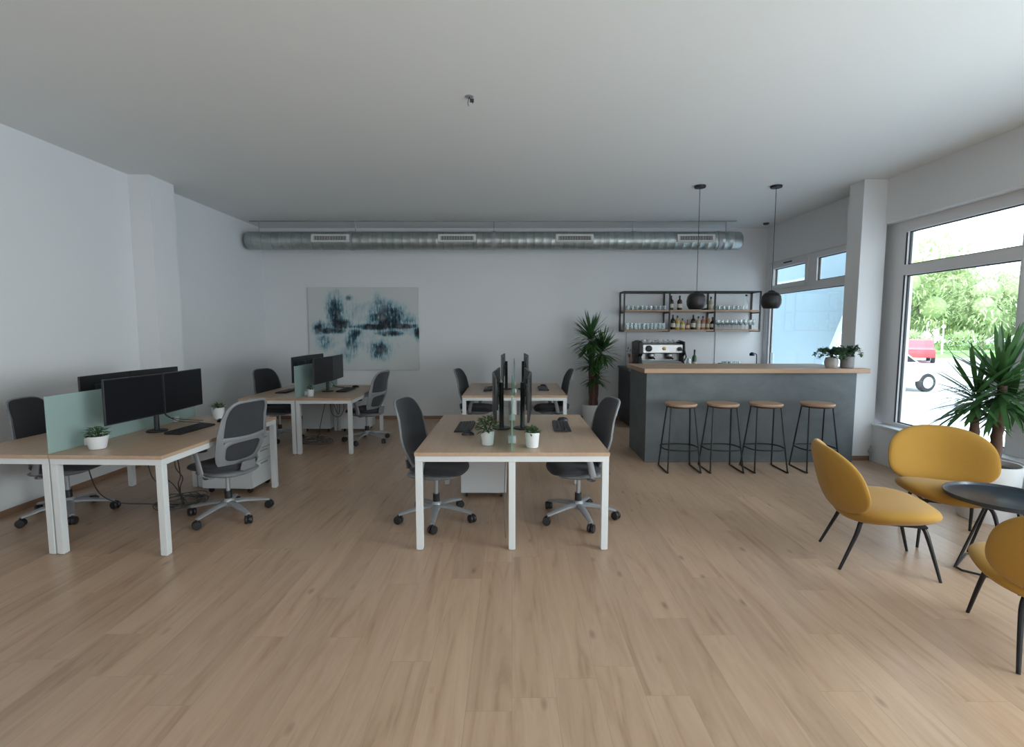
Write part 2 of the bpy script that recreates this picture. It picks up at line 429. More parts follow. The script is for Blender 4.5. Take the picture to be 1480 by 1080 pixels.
def window(name, label, X, y0, y1, z0, z1, panes, fw=.055, dep=.07):
    """plane at x=X; panes = list of (y0,y1,z0,z1) glazed openings, opaque frame elsewhere"""
    t = bpy.data.objects.new(name, None); COL.objects.link(t); t.location = (X, (y0+y1)/2, z0); t['kind'] = 'structure'; t['label'] = label; t['category'] = 'window'
    cy = (y0+y1)/2
    ys = sorted({y0, y1, *[p[0] for p in panes], *[p[1] for p in panes]}); zs = sorted({z0, z1, *[p[2] for p in panes], *[p[3] for p in panes]})
    f = MB()
    for a, b in zip(ys[:-1], ys[1:]):
        for c, d in zip(zs[:-1], zs[1:]):
            my, mz = (a+b)/2, (c+d)/2
            if not any(p[0] < my < p[1] and p[2] < mz < p[3] for p in panes):
                f.box(0, dep, a-cy, b-cy, c-z0, d-z0)
    build('window_frame', f, MT['trimw'], t, smooth=0)
    gk = MB()
    for p in panes:   # dark glazing gasket
        for (a, b, c, d) in ((p[0], p[0]+.016, p[2], p[3]), (p[1]-.016, p[1], p[2], p[3]), (p[0], p[1], p[2], p[2]+.012), (p[0], p[1], p[3]-.012, p[3])):
            gk.box(.028, .05, a-cy, b-cy, c-z0, d-z0)
    build('gasket', gk, MT['dark'], t, smooth=0)
    for p in panes:
        build('window_pane', MB().box(.036, .042, p[0]-cy, p[1]-cy, p[2]-z0, p[3]-z0), MT['glass'], t, smooth=0)
    return t
w1 = window('window_1', 'tall shop window with transom beside the yucca', 4.61, 4.56, 6.10, .475, 2.90,
            [(4.585, 5.92, .52, 2.27), (4.585, 5.92, 2.39, 2.775)])
build('reveal_gasket', MB().box(-.002, .0, .585, .612, .05, 1.80).box(-.002, .0, .585, .612, 1.92, 2.29), MT['dark'], w1, smooth=0)
w2 = window('window_2', 'two-level window behind the bar with tilting top lights', 4.57, 6.60, 8.95, .55, 2.80,
            [(6.68, 8.89, .62, 2.25), (6.68, 7.58, 2.37, 2.71), (7.86, 8.80, 2.40, 2.68)])
sf = MB()
for a in ((7.78, 7.85, 2.33, 2.75), (8.80, 8.88, 2.33, 2.75), (7.85, 8.8, 2.33, 2.395), (7.85, 8.8, 2.685, 2.75)):
    sf.box(-.02, 0, a[0]-7.775, a[1]-7.775, a[2]-.55, a[3]-.55)
build('sash', sf, MT['trimw'], w2, smooth=0, bevel=.004)
build('latch', MB().box(-.035, -.02, .45, .68, 2.185, 2.205), MT['dark'], w2, smooth=0)
window('window_3', 'shop window nearer the viewer', 4.61, .55, 4.20, .475, 2.90, [(.6, 2.35, .52, 2.27), (2.43, 4.15, .52, 2.27), (.6, 2.35, 2.39, 2.8), (2.43, 4.15, 2.39, 2.8)])
window('window_4', 'shop window behind the viewer', 4.61, YF+.5, .3, .475, 2.90, [(YF+.55, -1.45, .52, 2.27), (-1.38, .25, .52, 2.27), (YF+.55, -1.45, 2.39, 2.8), (-1.38, .25, 2.39, 2.8)])

# heating pipe by the pillar
t = tag(build('radiator_pipe', MB().sweep([(0, 0, 0), (0, 0, .12), (0, 0, .2)], .011, seg=10).sweep([(0, 0, .12), (0, .04, .12)], .011, seg=10).lathe([(.02, .115), (.02, .16)], 10), MT['alu'], loc=(4.46, 6.085, 0)),
        'short metal heating pipe with a valve at the foot of the right pillar', 'pipe')

# ------------------------------------------------------------------ duct
t = thing('ventilation_duct', 'long galvanised round duct hung below the ceiling along the back wall', 'duct', (-.3, 8.45, 3.105))
seg = 40; x0, x1, rd = -4.1, 4.1, .148
vs = [(x0, 0), (x0-.01, .07), (x0, rd-.015), (x0+.015, rd)]
prof = []
def ring_tube(mb, xs_rs, seg=40):
    v = []; f = []
    for x, r in xs_rs:
        for k in range(seg):
            a = 2*PI*k/seg; v.append((x, r*math.cos(a), r*math.sin(a)))
    n = len(xs_rs)
    for i in range(n-1):
        for k in range(seg):
            k2 = (k+1) % seg; f.append((i*seg+k, i*seg+k2, (i+1)*seg+k2, (i+1)*seg+k))
    f += [tuple(range(seg))[::-1], tuple((n-1)*seg+k for k in range(seg))]
    mb.add(v, f)
pr = [(x0, .05), (x0, rd-.03), (x0+.02, rd-.008), (x0+.035, rd)]
for k in range(1, 60):
    x = x0+.035+(x1-x0-.07)*k/60; pr += [(x-.006, rd), (x, rd+.0025), (x+.006, rd)]
pr += [(x1-.035, rd), (x1-.02, rd-.008), (x1, rd-.03), (x1, .05)]
mb = MB(); ring_tube(mb, pr); build('duct_pipe', mb, MT['duct'], t, smooth=50)
for x in (-2.36, 0., 2.32, 3.72):
    mb = MB(); ring_tube(mb, [(x-.03, rd+.001), (x-.03, rd+.007), (x+.03, rd+.007), (x+.03, rd+.001)]); build('joint_band', mb, MT['alu'], t, smooth=50)
for x in (-3.9, -2.3, 0., 2.3, 3.85):
    build('hanger_rod', MB().sweep([(x, 0, rd), (x, 0, ZC-3.105-.001)], .006, seg=6), MT['alu'], t)
build('contact_shadow_strip', MB().box(x0+.05, x1-.08, -.02, .02, ZC-3.105-.012, ZC-3.105-.002), MT['duct'], t, smooth=0)  # thin strip standing for the contact shadow line at the ceiling
for px in (483.5, 662.5, 828.5, 1000):
    xc = (px-740)/720*8.33+.3
    v = MB(); v.M = Matrix.Rotation(R(-6), 4, 'X')
    fr = MB(); fr.M = v.M
    for a in ((-.31, .31, .035, .062), (-.31, .31, -.062, -.035), (-.31, -.265, -.035, .035), (.265, .31, -.035, .035)):
        fr.box(xc+a[0], xc+a[1], -.168, -.13, a[2], a[3])
    f_ = build('air_vent', fr, MT['vent'], t, smooth=0)
    sl = MB(); sl.M = v.M; sl.box(xc-.265, xc+.265, -.158, -.13, -.035, .035)
    build('vent_back', sl, MT['slot'], f_, smooth=0)
    sl = MB(); sl.M = v.M
    for k in range(20):
        x = xc-.25+k*.0263; sl.box(x-.004, x+.004, -.164, -.157, -.033, .033)
    build('vent_slats', sl, MT['vent'], f_, smooth=0)

# ceiling fixture
t = thing('ceiling_sensor', 'small white fitting with a short dangling wire on the ceiling', 'sensor', (-.33, 4.02, ZC))
build('hook_plate', MB().lathe([(.03, -.004), (.034, 0)], 16), MT['alu'], t)
build('wire', MB().sweep([(0, 0, -.002), (.01, 0, -.03), (.03, 0, -.02), (.025, 0, -.05)], .004, seg=6).sweep([(0, 0, -.002), (-.012, 0, -.05), (-.005, 0, -.07)], .003, seg=6).cbox((.02, 0, -.03), (.03, .02, .02)), MT['dark'], t)
tag(build('smoke_detector', MB().lathe([(.03, -.03), (.045, -.02), (.05, 0)], 16), MT['dark'], loc=(4.3, 8.62, ZC)), 'tiny dark detector on the ceiling in the far right corner', 'detector')

# painting
t = thing('canvas_painting', 'large abstract canvas with teal and navy strokes on pale ground', 'painting', (-2.67, YB-.0203, 1.645))
build('canvas', MB().box(-.99, .99, -.02, .02, -.745, .745), MT['art'], t, smooth=0, bevel=.004)

# ------------------------------------------------------------------ desks
def desk(name, label, x0, x1, y0, y1, legs, group):
    cx, cy = (x0+x1)/2, (y0+y1)/2
    t = thing(name, label, 'desk', (cx, cy, 0), 0, group); w, l = (x1-x0)/2, (y1-y0)/2
    build('tabletop', MB().box(-w, w, -l, l, .715, .742), MT['desk'], t, smooth=0, bevel=.002)
    r = MB()
    r.box(-w+.004, w-.004, -l+.006, -l+.05, .672, .7145).box(-w+.004, w-.004, l-.05, l-.006, .672, .7145)
    for sx in (-1, 1): r.box(*sorted((sx*(w-.004), sx*(w-.044))), -l+.05, l-.05, .672, .7145)
    build('rail_frame', r, MT['white'], t, smooth=0, bevel=.002)
    for lx in legs:
        for ly in (-1, 1):
            x = lx*(w-.029); y = ly*(l-.031)
            build('leg', MB().box(x-.025, x+.025, y-.025, y+.025, .006, .672).box(x-.018, x+.018, y-.018, y+.018, 0, .006), MT['white'], t, smooth=0, bevel=.003)
    return t
G1 = 'white framed oak desks'
desk('office_desk', 'oak desk with white legs at the left front, on the wall side', -4.075, -3.327, 3.50, 5.12, (-1, 1), G1)
desk('office_desk', 'oak desk with white legs at the left front, on the aisle side', -3.323, -2.49, 3.50, 5.12, (-1, 1), G1)
desk('office_desk', 'oak desk with white legs before the painting, on the wall side', -3.56, -2.827, 6.42, 8.02, (-1, 1), G1)
desk('office_desk', 'oak desk with white legs before the painting, on the aisle side', -2.823, -2.09, 6.42, 8.02, (-1, 1), G1)
desk('double_desk', 'wide oak double desk with three white front legs in the middle foreground', -.715, .715, 3.57, 5.20, (-1, 0, 1), G1)
desk('double_desk', 'wide oak double desk behind the front middle one, near the back wall', -.68, .75, 6.70, 8.28, (-1, 0, 1), G1)

def screen(label, x, y0, y1, m, z0=.7425, z1=1.16, front=None):
    t = thing('desk_screen', label, 'divider', (x, (y0+y1)/2, z0), 0, 'glass desk dividers'); l = (y1-y0)/2
    build('glass_panel', MB().box(-.005, .005, -l, l, .003, z1-z0), m, t, smooth=0, bevel=.0015)
    for fy in (-.62, .62):
        for sx in (-1, 1):
            build('bracket', MB().box(*sorted((sx*.0055, sx*.03)), l*fy-.022, l*fy+.022, 0, .055), MT['white'], t, smooth=0, bevel=.003)
    return t
screen('frosted glass divider on the left front desks, seen at an angle', -3.335, 3.52, 5.10, MT['screen'])
screen('frosted green glass divider on the desks before the painting', -2.825, 6.44, 8.0, MT['screen'])
screen('clear greenish glass divider seen edge-on at the middle front desk', .0, 3.59, 5.18, MT['screenc'])
screen('clear greenish glass divider on the middle desk near the back wall', .035, 6.72, 8.26, MT['screenc'])

# monitors
def make_monitor(label, loc, rz):
    t = thing('dual_monitor', label, 'monitor', loc, rz, 'pairs of black monitors')
    build('stand_base', MB().lathe([(.080, 0), (.083, .004), (.078, .012), (.03, .016)], 32), MT['blk'], t)
    build('pole', MB().lathe([(.021, .014), (.019, .42)], 16), MT['blk'], t)
    build('crossbar', MB().box(-.26, .26, .012, .03, .325, .365), MT['blk'], t, smooth=0, bevel=.004)
    for sx in (-1, 1):
        b = MB(); b.M = Matrix.Translation((sx*.287, .052, .335)) @ Matrix.Rotation(R(-4*sx), 4, 'Z')
        b.box(-.282, .282, -.008, .010, -.178, .178); b.box(-.14, .14, -.024, -.008, -.1, .1)
        p = build('display', b, MT['blk'], t, smooth=0, bevel=.003)
        c = MB(); c.M = b.M; c.box(-.274, .274, .0102, .0112, -.168, .170)
        build('screen', c, MT['scr'], p, smooth=0)
    return t
ZT = .743
m0 = make_monitor('pair of black monitors facing the grey chair at the left front desk', (-3.16, 4.34, ZT), face(1, 0))
mg = 'pairs of black monitors'
dup(m0, (-3.50, 4.58, ZT), face(-1, 0), 'pair of black monitors on the wall side of the left front divider, mostly hidden', mg)
dup(m0, (-2.665, 7.15, ZT), face(1, 0), 'pair of black monitors facing right before the painting', mg)
dup(m0, (-2.985, 7.38, ZT), face(-1, 0), 'pair of black monitors behind the frosted divider before the painting', mg)
dup(m0, (-.095, 4.46, ZT), face(-1, 0), 'pair of monitors left of the divider on the middle front desk, seen edge-on', mg)
dup(m0, (.095, 4.46, ZT), face(1, 0), 'pair of monitors right of the divider on the middle front desk, seen edge-on', mg)
dup(m0, (-.085, 7.45, ZT), face(-1, 0), 'pair of monitors left of the divider on the back middle desk', mg)
dup(m0, (.165, 7.45, ZT), face(1, 0), 'pair of monitors right of the divider on the back middle desk', mg)

# keyboards and mice
def make_kb():
    t = thing('keyboard', '', 'keyboard', (0, 0, 0), 0, 'black keyboards')
    build('keyboard_case', MB().prism([(-.075, 0), (.075, 0), (.075, .02), (-.075, .010)], -.22, .22, 'x'), MT['blk'], t, smooth=0, bevel=.003)
    k = MB()
    for r in range(5):
        for c in range(15):
            x = -.205+c*.0293; y = -.058+r*.028; z = .0105+(y+.075)/.15*.01
            k.box(x-.012, x+.012, y-.011, y+.011, z, z+.005)
    o = build('keys', k, MT['key'], t, smooth=0); return t
def make_mouse():
    t = thing('computer_mouse', '', 'mouse', (0, 0, 0), 0, 'black computer mice')
    mb = MB(); mb.pad(lambda r, a: ((.031*r*math.cos(a), .055*r*math.sin(a), .0), (0, 0, 1)), 6, 24, .034, 2.2)
    mb.v = [(x, y, max(0, z)) for x, y, z in mb.v]
    build('mouse_shell', mb, MT['blk'], t)
    build('scroll_wheel', MB().cbox((0, .03, .028), (.006, .018, .012)), MT['chairf'], t, bevel=.002); return t
kb = make_kb(); ms = make_mouse()
spots = [  # keyboard x,y,rz ; mouse x,y ; description
    (-2.91, 4.42, face(-1, .06), -2.86, 4.80, 'on the left front desk before the pair of large monitors'),
    (-3.74, 4.40, face(1, 0), -3.72, 4.02, 'on the wall side of the left front desks'),
    (-2.44, 7.28, face(-1, 0), -2.42, 7.66, 'on the aisle desk before the painting'),
    (-3.25, 7.15, face(1, 0), -3.26, 7.52, 'on the wall-side desk before the painting'),
    (-.43, 4.50, face(1, -.02), -.375, 4.18, 'left of the divider on the middle front desk'),
    (.455, 4.53, face(-1, .03), .50, 4.86, 'right of the divider on the middle front desk'),
    (-.34, 7.45, face(1, 0), -.36, 7.15, 'left of the divider on the back middle desk'),
    (.47, 7.45, face(-1, 0), .49, 7.80, 'right of the divider on the back middle desk')]
for i, (x, y, rz, mx, my, d) in enumerate(spots):
    a = kb if i == 0 else dup(kb, (0, 0, 0)); a.location = (x, y, ZT); a.rotation_euler = (0, 0, rz); a['label'] = 'black keyboard '+d
    a = ms if i == 0 else dup(ms, (0, 0, 0)); a.location = (mx, my, ZT); a.rotation_euler = (0, 0, rz+.1); a['label'] = 'black mouse '+d

# ------------------------------------------------------------------ drawer pedestals
def pedestal(label, cx, cy, w, d, h, rz):
    """front (drawers) looks along local -Y"""
    t = thing('drawer_pedestal', label, 'cabinet', (cx, cy, 0), rz, 'white drawer pedestals')
    build('carcass', MB().box(-w/2, w/2, -d/2+.02, d/2, .055, h), MT['ped'], t, smooth=0, bevel=.003)
    zz = [(.062, .30), (.306, .425), (.431, h-.006)]
    for a, b in zz:
        dr = build('drawer', MB().box(-w/2+.002, w/2-.002, -d/2, -d/2+.018, a, b), MT['ped'], t, smooth=0, bevel=.002)
        build('handle', MB().box(-.06, .06, -d/2-.012, -d/2-.001, b-.03, b-.02), MT['alu'], dr, smooth=0, bevel=.002)
    for sx in (-1, 1):
        for sy in (-1, 1):
            c = MB(); c.M = Matrix.Translation((sx*(w/2-.05), sy*(d/2-.06), .0265)) @ Matrix.Rotation(PI/2, 4, 'Y'); c.lathe([(.02, -.012), (.026, -.009), (.026, .009), (.02, .012)], 14)
            c.M = Matrix.Identity(4); c.box(sx*(w/2-.05)-.014, sx*(w/2-.05)+.014, sy*(d/2-.06)-.014, sy*(d/2-.06)+.014, .045, .056)
            build('castor', c, MT['blk'], t)
    return t
pedestal('white drawer pedestal under the left front desk behind the chair', -2.825, 5.06, .42, .52, .56, PI/2-.052)
pedestal('white drawer pedestal under the left half of the middle front desk', -.275, 4.95, .44, .46, .56, PI)
pedestal('white drawer pedestal under the left half of the back middle desk', -.26, 8.02, .42, .42, .56, 0)
pedestal('white drawer pedestal under the right half of the back middle desk', .32, 8.02, .42, .42, .56, 0)
pedestal('off-white drawer pedestal under the wall-side desk before the painting', -3.12, 8.06, .44, .42, .57, PI)
pedestal('off-white drawer pedestal under the aisle desk before the painting', -2.52, 8.06, .44, .42, .57, PI)

# ------------------------------------------------------------------ task chair
def back_pt(u, v):
    z = .475+.565*v
    y = -.158-.055*math.sin(PI*min(1, v*1.35)*.75)-.075*v-.075*max(0, v-.55)**1.3*2+.055*u*u*(1-.3*v)
    hw = (.178+.062*math.sin(PI*min(1, v*1.15+.12)*.62)) if v < .5 else .238-.035*(v-.5)*2
    return Vector((u*hw, y, z))
def back_n(u, v):
    e = .01; a = back_pt(u+e, v)-back_pt(u-e, v); b = back_pt(u, v+e)-back_pt(u, v-e); return a.cross(b).normalized()
def sup(a, n=4.2):
    c, s_ = math.cos(a), math.sin(a)
    k = (abs(c)**n+abs(s_)**n)**(-1/n); return c*k, s_*k
def make_chair(label):
    t = thing('task_chair', label, 'chair', (0, 0, 0), 0, 'grey mesh task chairs')
    # five star base
    b = MB(); b.lathe([(.034, .085), (.048, .095), (.048, .14), (.034, .16)], 20)
    ca = [PI/2+2*PI*k/5+.35 for k in range(5)]
    for a in ca:
        d = Vector((math.cos(a), math.sin(a), 0))
        b.sweep([tuple(d*.03+Vector((0, 0, .122))), tuple(d*.12+Vector((0, 0, .118))), tuple(d*.24+Vector((0, 0, .098))), tuple(d*.325+Vector((0, 0, .080)))],
                [.036, .032, .026, .020], [.022, .020, .016, .013], 8, up=(0, 0, 1))
    build('star_base', b, MT['alu'], t)
    for a in ca:
        d = Vector((math.cos(a), math.sin(a), 0)); c = MB()
        c.M = Matrix.Translation(d*.325) @ Matrix.Rotation(a+.9, 4, 'Z') @ Matrix.Translation((0, 0, .0355)) @ Matrix.Rotation(PI/2, 4, 'Y')
        for q in (-.016, .016): c.lathe([(.014, q-.013), (.032, q-.012), (.0355, q-.006), (.0355, q+.006), (.032, q+.012), (.014, q+.013)], 16)
        c.M = Matrix.Translation(d*.325); c.lathe([(.010, .03), (.010, .078)], 8)
        build('castor', c, MT['blk'], t)
    g_ = MB().lathe([(.030, .14), (.030, .225), (.020, .226)], 16)
    g_.mi = 0; cc = build('gas_column', g_, MT['blk'], t); build('piston', MB().lathe([(.017, .22), (.017, .375)], 14), MT['alu'], cc)
    # under seat mechanism / pan
    pn = MB()
    def panf(r, a):
        x, y = sup(a, 3.2); return (Vector((x*.215*r, y*.215*r-.01, .408+.012*(x*r)**2)), Vector((0, 0, 1)))
    pn.pad(panf, 6, 36, .032, 3)
    pn.sweep([(0, -.12, .40), (0, -.19, .405), (0, -.235, .45), (0, -.25, .52)], [.10, .09, .08, .07], [.016, .018, .014, .012], 10, up=(0, -.6, .8))
    build('seat_pan', pn, MT['chairf'], t)
    st = MB()
    def seatf(r, a):
        x, y = sup(a, 3.4); x *= r; y *= r
        z = .463+.014*x*x-.045*max(0, y-.55)**2*2.5-.004*y
        return (Vector((x*(.245-.018*(y < 0)*abs(y)), .035+y*.232, z)), Vector((0, 0, 1)))
    st.pad(seatf, 9, 48, .036, 7); build('seat', st, MT['chairs'], t)
    # back frame
    fr = MB(); N = 64; pts = []; ups = []; wd = []
    for k in range(N):
        u, s_ = sup(2*PI*k/N, 5.2); v = .5+.5*s_
        pts.append(back_pt(u*.97, v)); ups.append(back_n(u, v)); wd.append(.013+.020*max(0, min(1, (1.0-v)*1.5)))
    fr.sweep(pts, wd, .011, 8, closed=True, up=ups)
    cr = [(-.97+1.94*k/14) for k in range(15)]
    fr.sweep([back_pt(u, .43+.02*u*u) for u in cr], .022, .010, 8, up=[back_n(u, .43) for u in cr])
    lo = []; lu = []      # lower inner ring that thickens the bottom of the frame
    for k in range(40):
        u, s_ = sup(2*PI*k/40, 3.6); v = .235+.185*s_; lo.append(back_pt(u*.86, v)); lu.append(back_n(u, v))
    fr.sweep(lo, .024, .009, 8, closed=True, up=lu)
    build('back_frame', fr, MT['chairf'], t, smooth=60)
    ms_ = MB()
    def mf(r, a):
        u, s_ = sup(a, 5.2); u *= r*.97; v = .5+.5*s_*r; return (back_pt(u*1.01, v)-back_n(u, v)*.011, back_n(u, v))
    ms_.pad(mf, 10, 56, .003, 20); build('back_mesh', ms_, MT['chairm'], t)
    for sx in (-1, 1):
        a = MB(); a.sweep([(sx*.17, -.04, .40), (sx*.245, -.04, .405), (sx*.283, -.035, .45), (sx*.283, -.01, .56), (sx*.28, .02, .635)],
                          [.030, .032, .030, .026, .024], [.012, .012, .013, .013, .013], 10, up=[(0, 0, 1), (0, 0, 1), (sx*.8, 0, .4), (sx, 0, 0), (sx, 0, 0)])
        ar = build('armrest', a, MT['chairf'], t, smooth=60)
        p = MB(); p.pad(lambda r, q: (Vector((sx*.275+sup(q, 3)[0]*r*.047, .045+sup(q, 3)[1]*r*.14, .648)), Vector((0, 0, 1))), 5, 28, .016, 5)
        build('arm_pad', p, MT['blk'], ar)
    return t
ch = make_chair('grey mesh chair at the left front aisle desk, seen from behind')
ch.location = (-2.50, 4.28, 0); ch.rotation_euler = (0, 0, face(-.95, .32))
cg = 'grey mesh task chairs'
dup(ch, (-3.93, 4.30, 0), face(1, .12), 'dark mesh chair cut off by the left edge of the photo', cg)
dup(ch, (-2.13, 7.22, 0), face(-.97, .25), 'grey mesh chair at the aisle desk before the painting', cg)
dup(ch, (-3.47, 7.35, 0), face(.93, -.36), 'dark mesh chair at the wall-side desk left of the painting', cg)
cl = dup(ch, (-.655, 4.20, 0), face(.94, -.22), 'mesh chair tucked under the left half of the middle front desk', cg)
for c in cl.children:
    if c.name.startswith(('star_base', 'castor')): c.rotation_euler[2] = R(50)
dup(ch, (.575, 4.22, 0), face(-.96, -.16), 'mesh chair tucked under the right half of the middle front desk', cg)
dup(ch, (-.53, 7.42, 0), face(.97, -.2), 'mesh chair at the left side of the back middle desk', cg)
dup(ch, (.60, 7.42, 0), face(-.98, -.1), 'mesh chair at the right side of the back middle desk', cg)

# ------------------------------------------------------------------ small potted plants
def potted(name, label, loc, r, h, potm, leafm, n, spread, hh, leafL, seed, taper=.82, lw=.35):
    rnd = random.Random(seed)
    t = thing(name, label, 'plant', loc, rnd.random()*6, None)
    build('flower_pot', MB().lathe([(r*taper*.9, 0), (r*taper, .004), (r*.98, h*.9), (r, h), (r*.93, h), (r*.90, h*.88), (r*.3, h*.86), (.001, h*.86)], 28), potm, t, smooth=40)
    build('soil', MB().lathe([(r*.88, h*.865), (r*.5, h*.9), (.001, h*.91)], 16), MT['soil'], t)
    f = MB()
    for k in range(n):
        a = rnd.uniform(0, 2*PI); q = rnd.random()**.6
        bx = math.cos(a)*q*spread; by = math.sin(a)*q*spread; bz = h*.9+hh*rnd.uniform(.15, 1)*(1-.45*q*q)
        d = (math.cos(a+rnd.uniform(-.8, .8)), math.sin(a+rnd.uniform(-.8, .8)), rnd.uniform(-.1, .9))
        f.leafq((bx*.8, by*.8, bz), d, (0, 0, 1), leafL*rnd.uniform(.7, 1.2), leafL*lw*rnd.uniform(.8, 1.3), .5, 3)
    build('foliage', f, leafm, t, smooth=60)
    s = MB()
    for k in range(9):
        a = 2*PI*k/9; s.sweep([(0, 0, h*.85), (math.cos(a)*spread*.3, math.sin(a)*spread*.3, h+hh*.35), (math.cos(a)*spread*.6, math.sin(a)*spread*.6, h+hh*.65)], .0022, seg=5)
    build('stems', s, leafm, t)
    return t
potted('potted_plant', 'small leafy plant in a white pot beside the frosted divider at left', (-3.13, 3.70, ZT), .073, .10, MT['pot'], MT['leaf'], 110, .07, .085, .045, 1, .72)
potted('potted_plant', 'small plant in a white pot at the far end of the left front desk', (-3.0, 4.96, ZT), .058, .115, MT['pot'], MT['leaf'], 60, .05, .06, .05, 2)
potted('potted_plant', 'bushy plant in a white pot left of the middle front divider', (-.19, 3.82, ZT), .055, .112, MT['pot'], MT['leaf'], 120, .085, .13, .055, 3)
potted('potted_plant', 'succulent in a white pot right of the middle front divider', (.155, 3.74, ZT), .056, .118, MT['pot'], MT['leaf'], 70, .05, .05, .045, 4)
potted('potted_plant', 'tiny dark plant in a white pot on the desk before the painting', (-2.70, 6.62, ZT), .05, .095, MT['pot'], MT['yuc'], 50, .045, .07, .045, 5, .8)

# cables
def cable(name, label, loc, paths, m, r=.0045):
    mb = MB()
    for p in paths:
        mb.sweep(p, r, seg=6)
    return tag(build(name, mb, m, loc=loc), label, 'cable')
def smoothp(ctrl, n=8):
    P = [Vector(c) for c in ctrl]; P = [P[0]]+P+[P[-1]]; out = []
    for i in range(1, len(P)-2):
        for k in range(n):
            t = k/n; a, b, c, d = P[i-1:i+3]
            out.append(tuple(.5*((2*b)+(c-a)*t+(2*a-5*b+4*c-d)*t*t+(3*b-a-3*c+d)*t**3)))
    out.append(tuple(P[-2])); return out
def tangle(cx, cy, rx, ry, n, seed):
    rnd = random.Random(seed); res = []
    for j in range(n):
        c = []; a0 = rnd.random()*6; rr = rnd.uniform(.45, 1)
        for k in range(9):
            a = a0+k*.9; c.append((cx+math.cos(a)*rx*rr*rnd.uniform(.75, 1.1), cy+math.sin(a)*ry*rr*rnd.uniform(.7, 1.1), .006+rnd.uniform(0, .07)))
        res.append(smoothp(c, 6))
    return res
cable('cable_tangle', 'tangle of grey and black cables on the floor under the left front desk', (0, 0, 0), tangle(-3.1, 4.55, .26, .3, 7, 3), MT['cablew'])
cable('hanging_cable', 'black cables looping down from the left front desk to the floor', (0, 0, 0), [
    smoothp([(-3.0, 4.0, .70), (-2.98, 4.02, .45), (-2.95, 4.1, .3), (-3.02, 4.25, .12), (-3.1, 4.5, .02)]),
    smoothp([(-2.9, 4.2, .70), (-2.86, 4.2, .4), (-2.95, 4.3, .28), (-3.0, 4.4, .15), (-3.05, 4.55, .02)]),
    smoothp([(-2.75, 4.0, .69), (-2.76, 4.0, .52), (-2.72, 4.02, .42), (-2.8, 4.1, .3), (-2.92, 4.3, .1), (-3.0, 4.5, .02)]),
    smoothp([(-2.80, 3.9, .69), (-2.83, 3.92, .5), (-2.78, 4.0, .36), (-2.86, 4.2, .2), (-3.0, 4.45, .015)]),
    smoothp([(-3.42, 3.9, .70), (-3.38, 3.95, .35), (-3.3, 4.05, .2), (-3.12, 4.2, .13), (-3.05, 4.4, .02)])], MT['cable'])
cable('cable_tangle', 'tangle of cables on the floor under the desks before the painting', (0, 0, 0), tangle(-2.85, 7.1, .26, .2, 6, 5), MT['cablew'])
cable('hanging_cable', 'black cables hanging under the desks before the painting', (0, 0, 0), [
    smoothp([(-2.55, 7.1, .70), (-2.56, 7.1, .55), (-2.5, 7.1, .42), (-2.48, 7.1, .55), (-2.5, 7.1, .7)]),
    smoothp([(-2.45, 7.1, .70), (-2.42, 7.1, .5), (-2.5, 7.1, .38), (-2.6, 7.1, .45), (-2.62, 7.1, .7)]),
    smoothp([(-2.62, 7.0, .70), (-2.7, 7.0, .4), (-2.8, 7.05, .02)])], MT['cable'])
for (x, y, s, lab) in ((-3.16, 4.34, 1, 'left front desk monitors'), (-2.665, 7.15, 1, 'monitors before the painting')):
    cable('monitor_cable', 'thin black cables looping across the desk behind the '+lab, (x, y, ZT), [
        smoothp([(.0, .03, .3), (-.03, .15, .12), (-.05, .3, .06), (0, .45, .02), (.08, .5, .004)]),
        smoothp([(.0, -.03, .25), (.04, .12, .1), (.02, .3, .03), (.10, .42, .004), (.16, .3, .004)])], MT['cable'], .003)
cable('hanging_cable', 'thin grey cable looping behind the middle leg of the middle front desk', (0, 0, 0), [smoothp([(.03, 4.3, .67), (.05, 4.3, .55), (-.02, 4.32, .45), (.03, 4.3, .3), (0, 4.3, .006)])], MT['cablew'], .003)
cable('hanging_cable', 'thin grey cable falling straight beside the middle leg of the middle front desk', (0, 0, 0), [smoothp([(-.05, 3.75, .67), (-.06, 3.75, .3), (-.055, 3.76, .1), (-.05, 3.78, .006)])], MT['cablew'], .003)

# the left front desks stand slightly askew to the walls: turn them with everything on them
def swing(o, px=-3.325, py=3.5, a=R(-2)):
    x, y = o.location.x-px, o.location.y-py
    o.location.x = px+x*math.cos(a)-y*math.sin(a); o.location.y = py+x*math.sin(a)+y*math.cos(a); o.rotation_euler[2] += a
for o in list(SC.objects):
    if o.parent is None and o.get('category') in ('desk', 'divider', 'monitor', 'keyboard', 'mouse', 'plant') and o.location.x < -2.5 and o.location.y < 5.2: swing(o)
    elif o.name == 'monitor_cable': swing(o)

# ------------------------------------------------------------------ bar
BY0, BY1 = 6.04, 6.86
t = thing('bar_counter', 'slate grey bar counter with an oak top', 'bar', (2.92, 6.45, 0))
build('bar_body', MB().box(1.64-2.92, 4.20-2.92, BY0-6.45, BY1-6.45, 0, 1.11), MT['slate'], t, smooth=0, bevel=.003)
tp = [(1.60-2.92, BY0-.045-6.45), (4.33-2.92, BY0-.045-6.45), (4.33-2.92, 6.13-6.45), (4.212-2.92, 6.13-6.45), (4.212-2.92, BY1+.04-6.45), (1.60-2.92, BY1+.04-6.45)]
build('bar_top', MB().prism(tp, 1.11, 1.165), MT['barw'], t, smooth=0, bevel=.003)

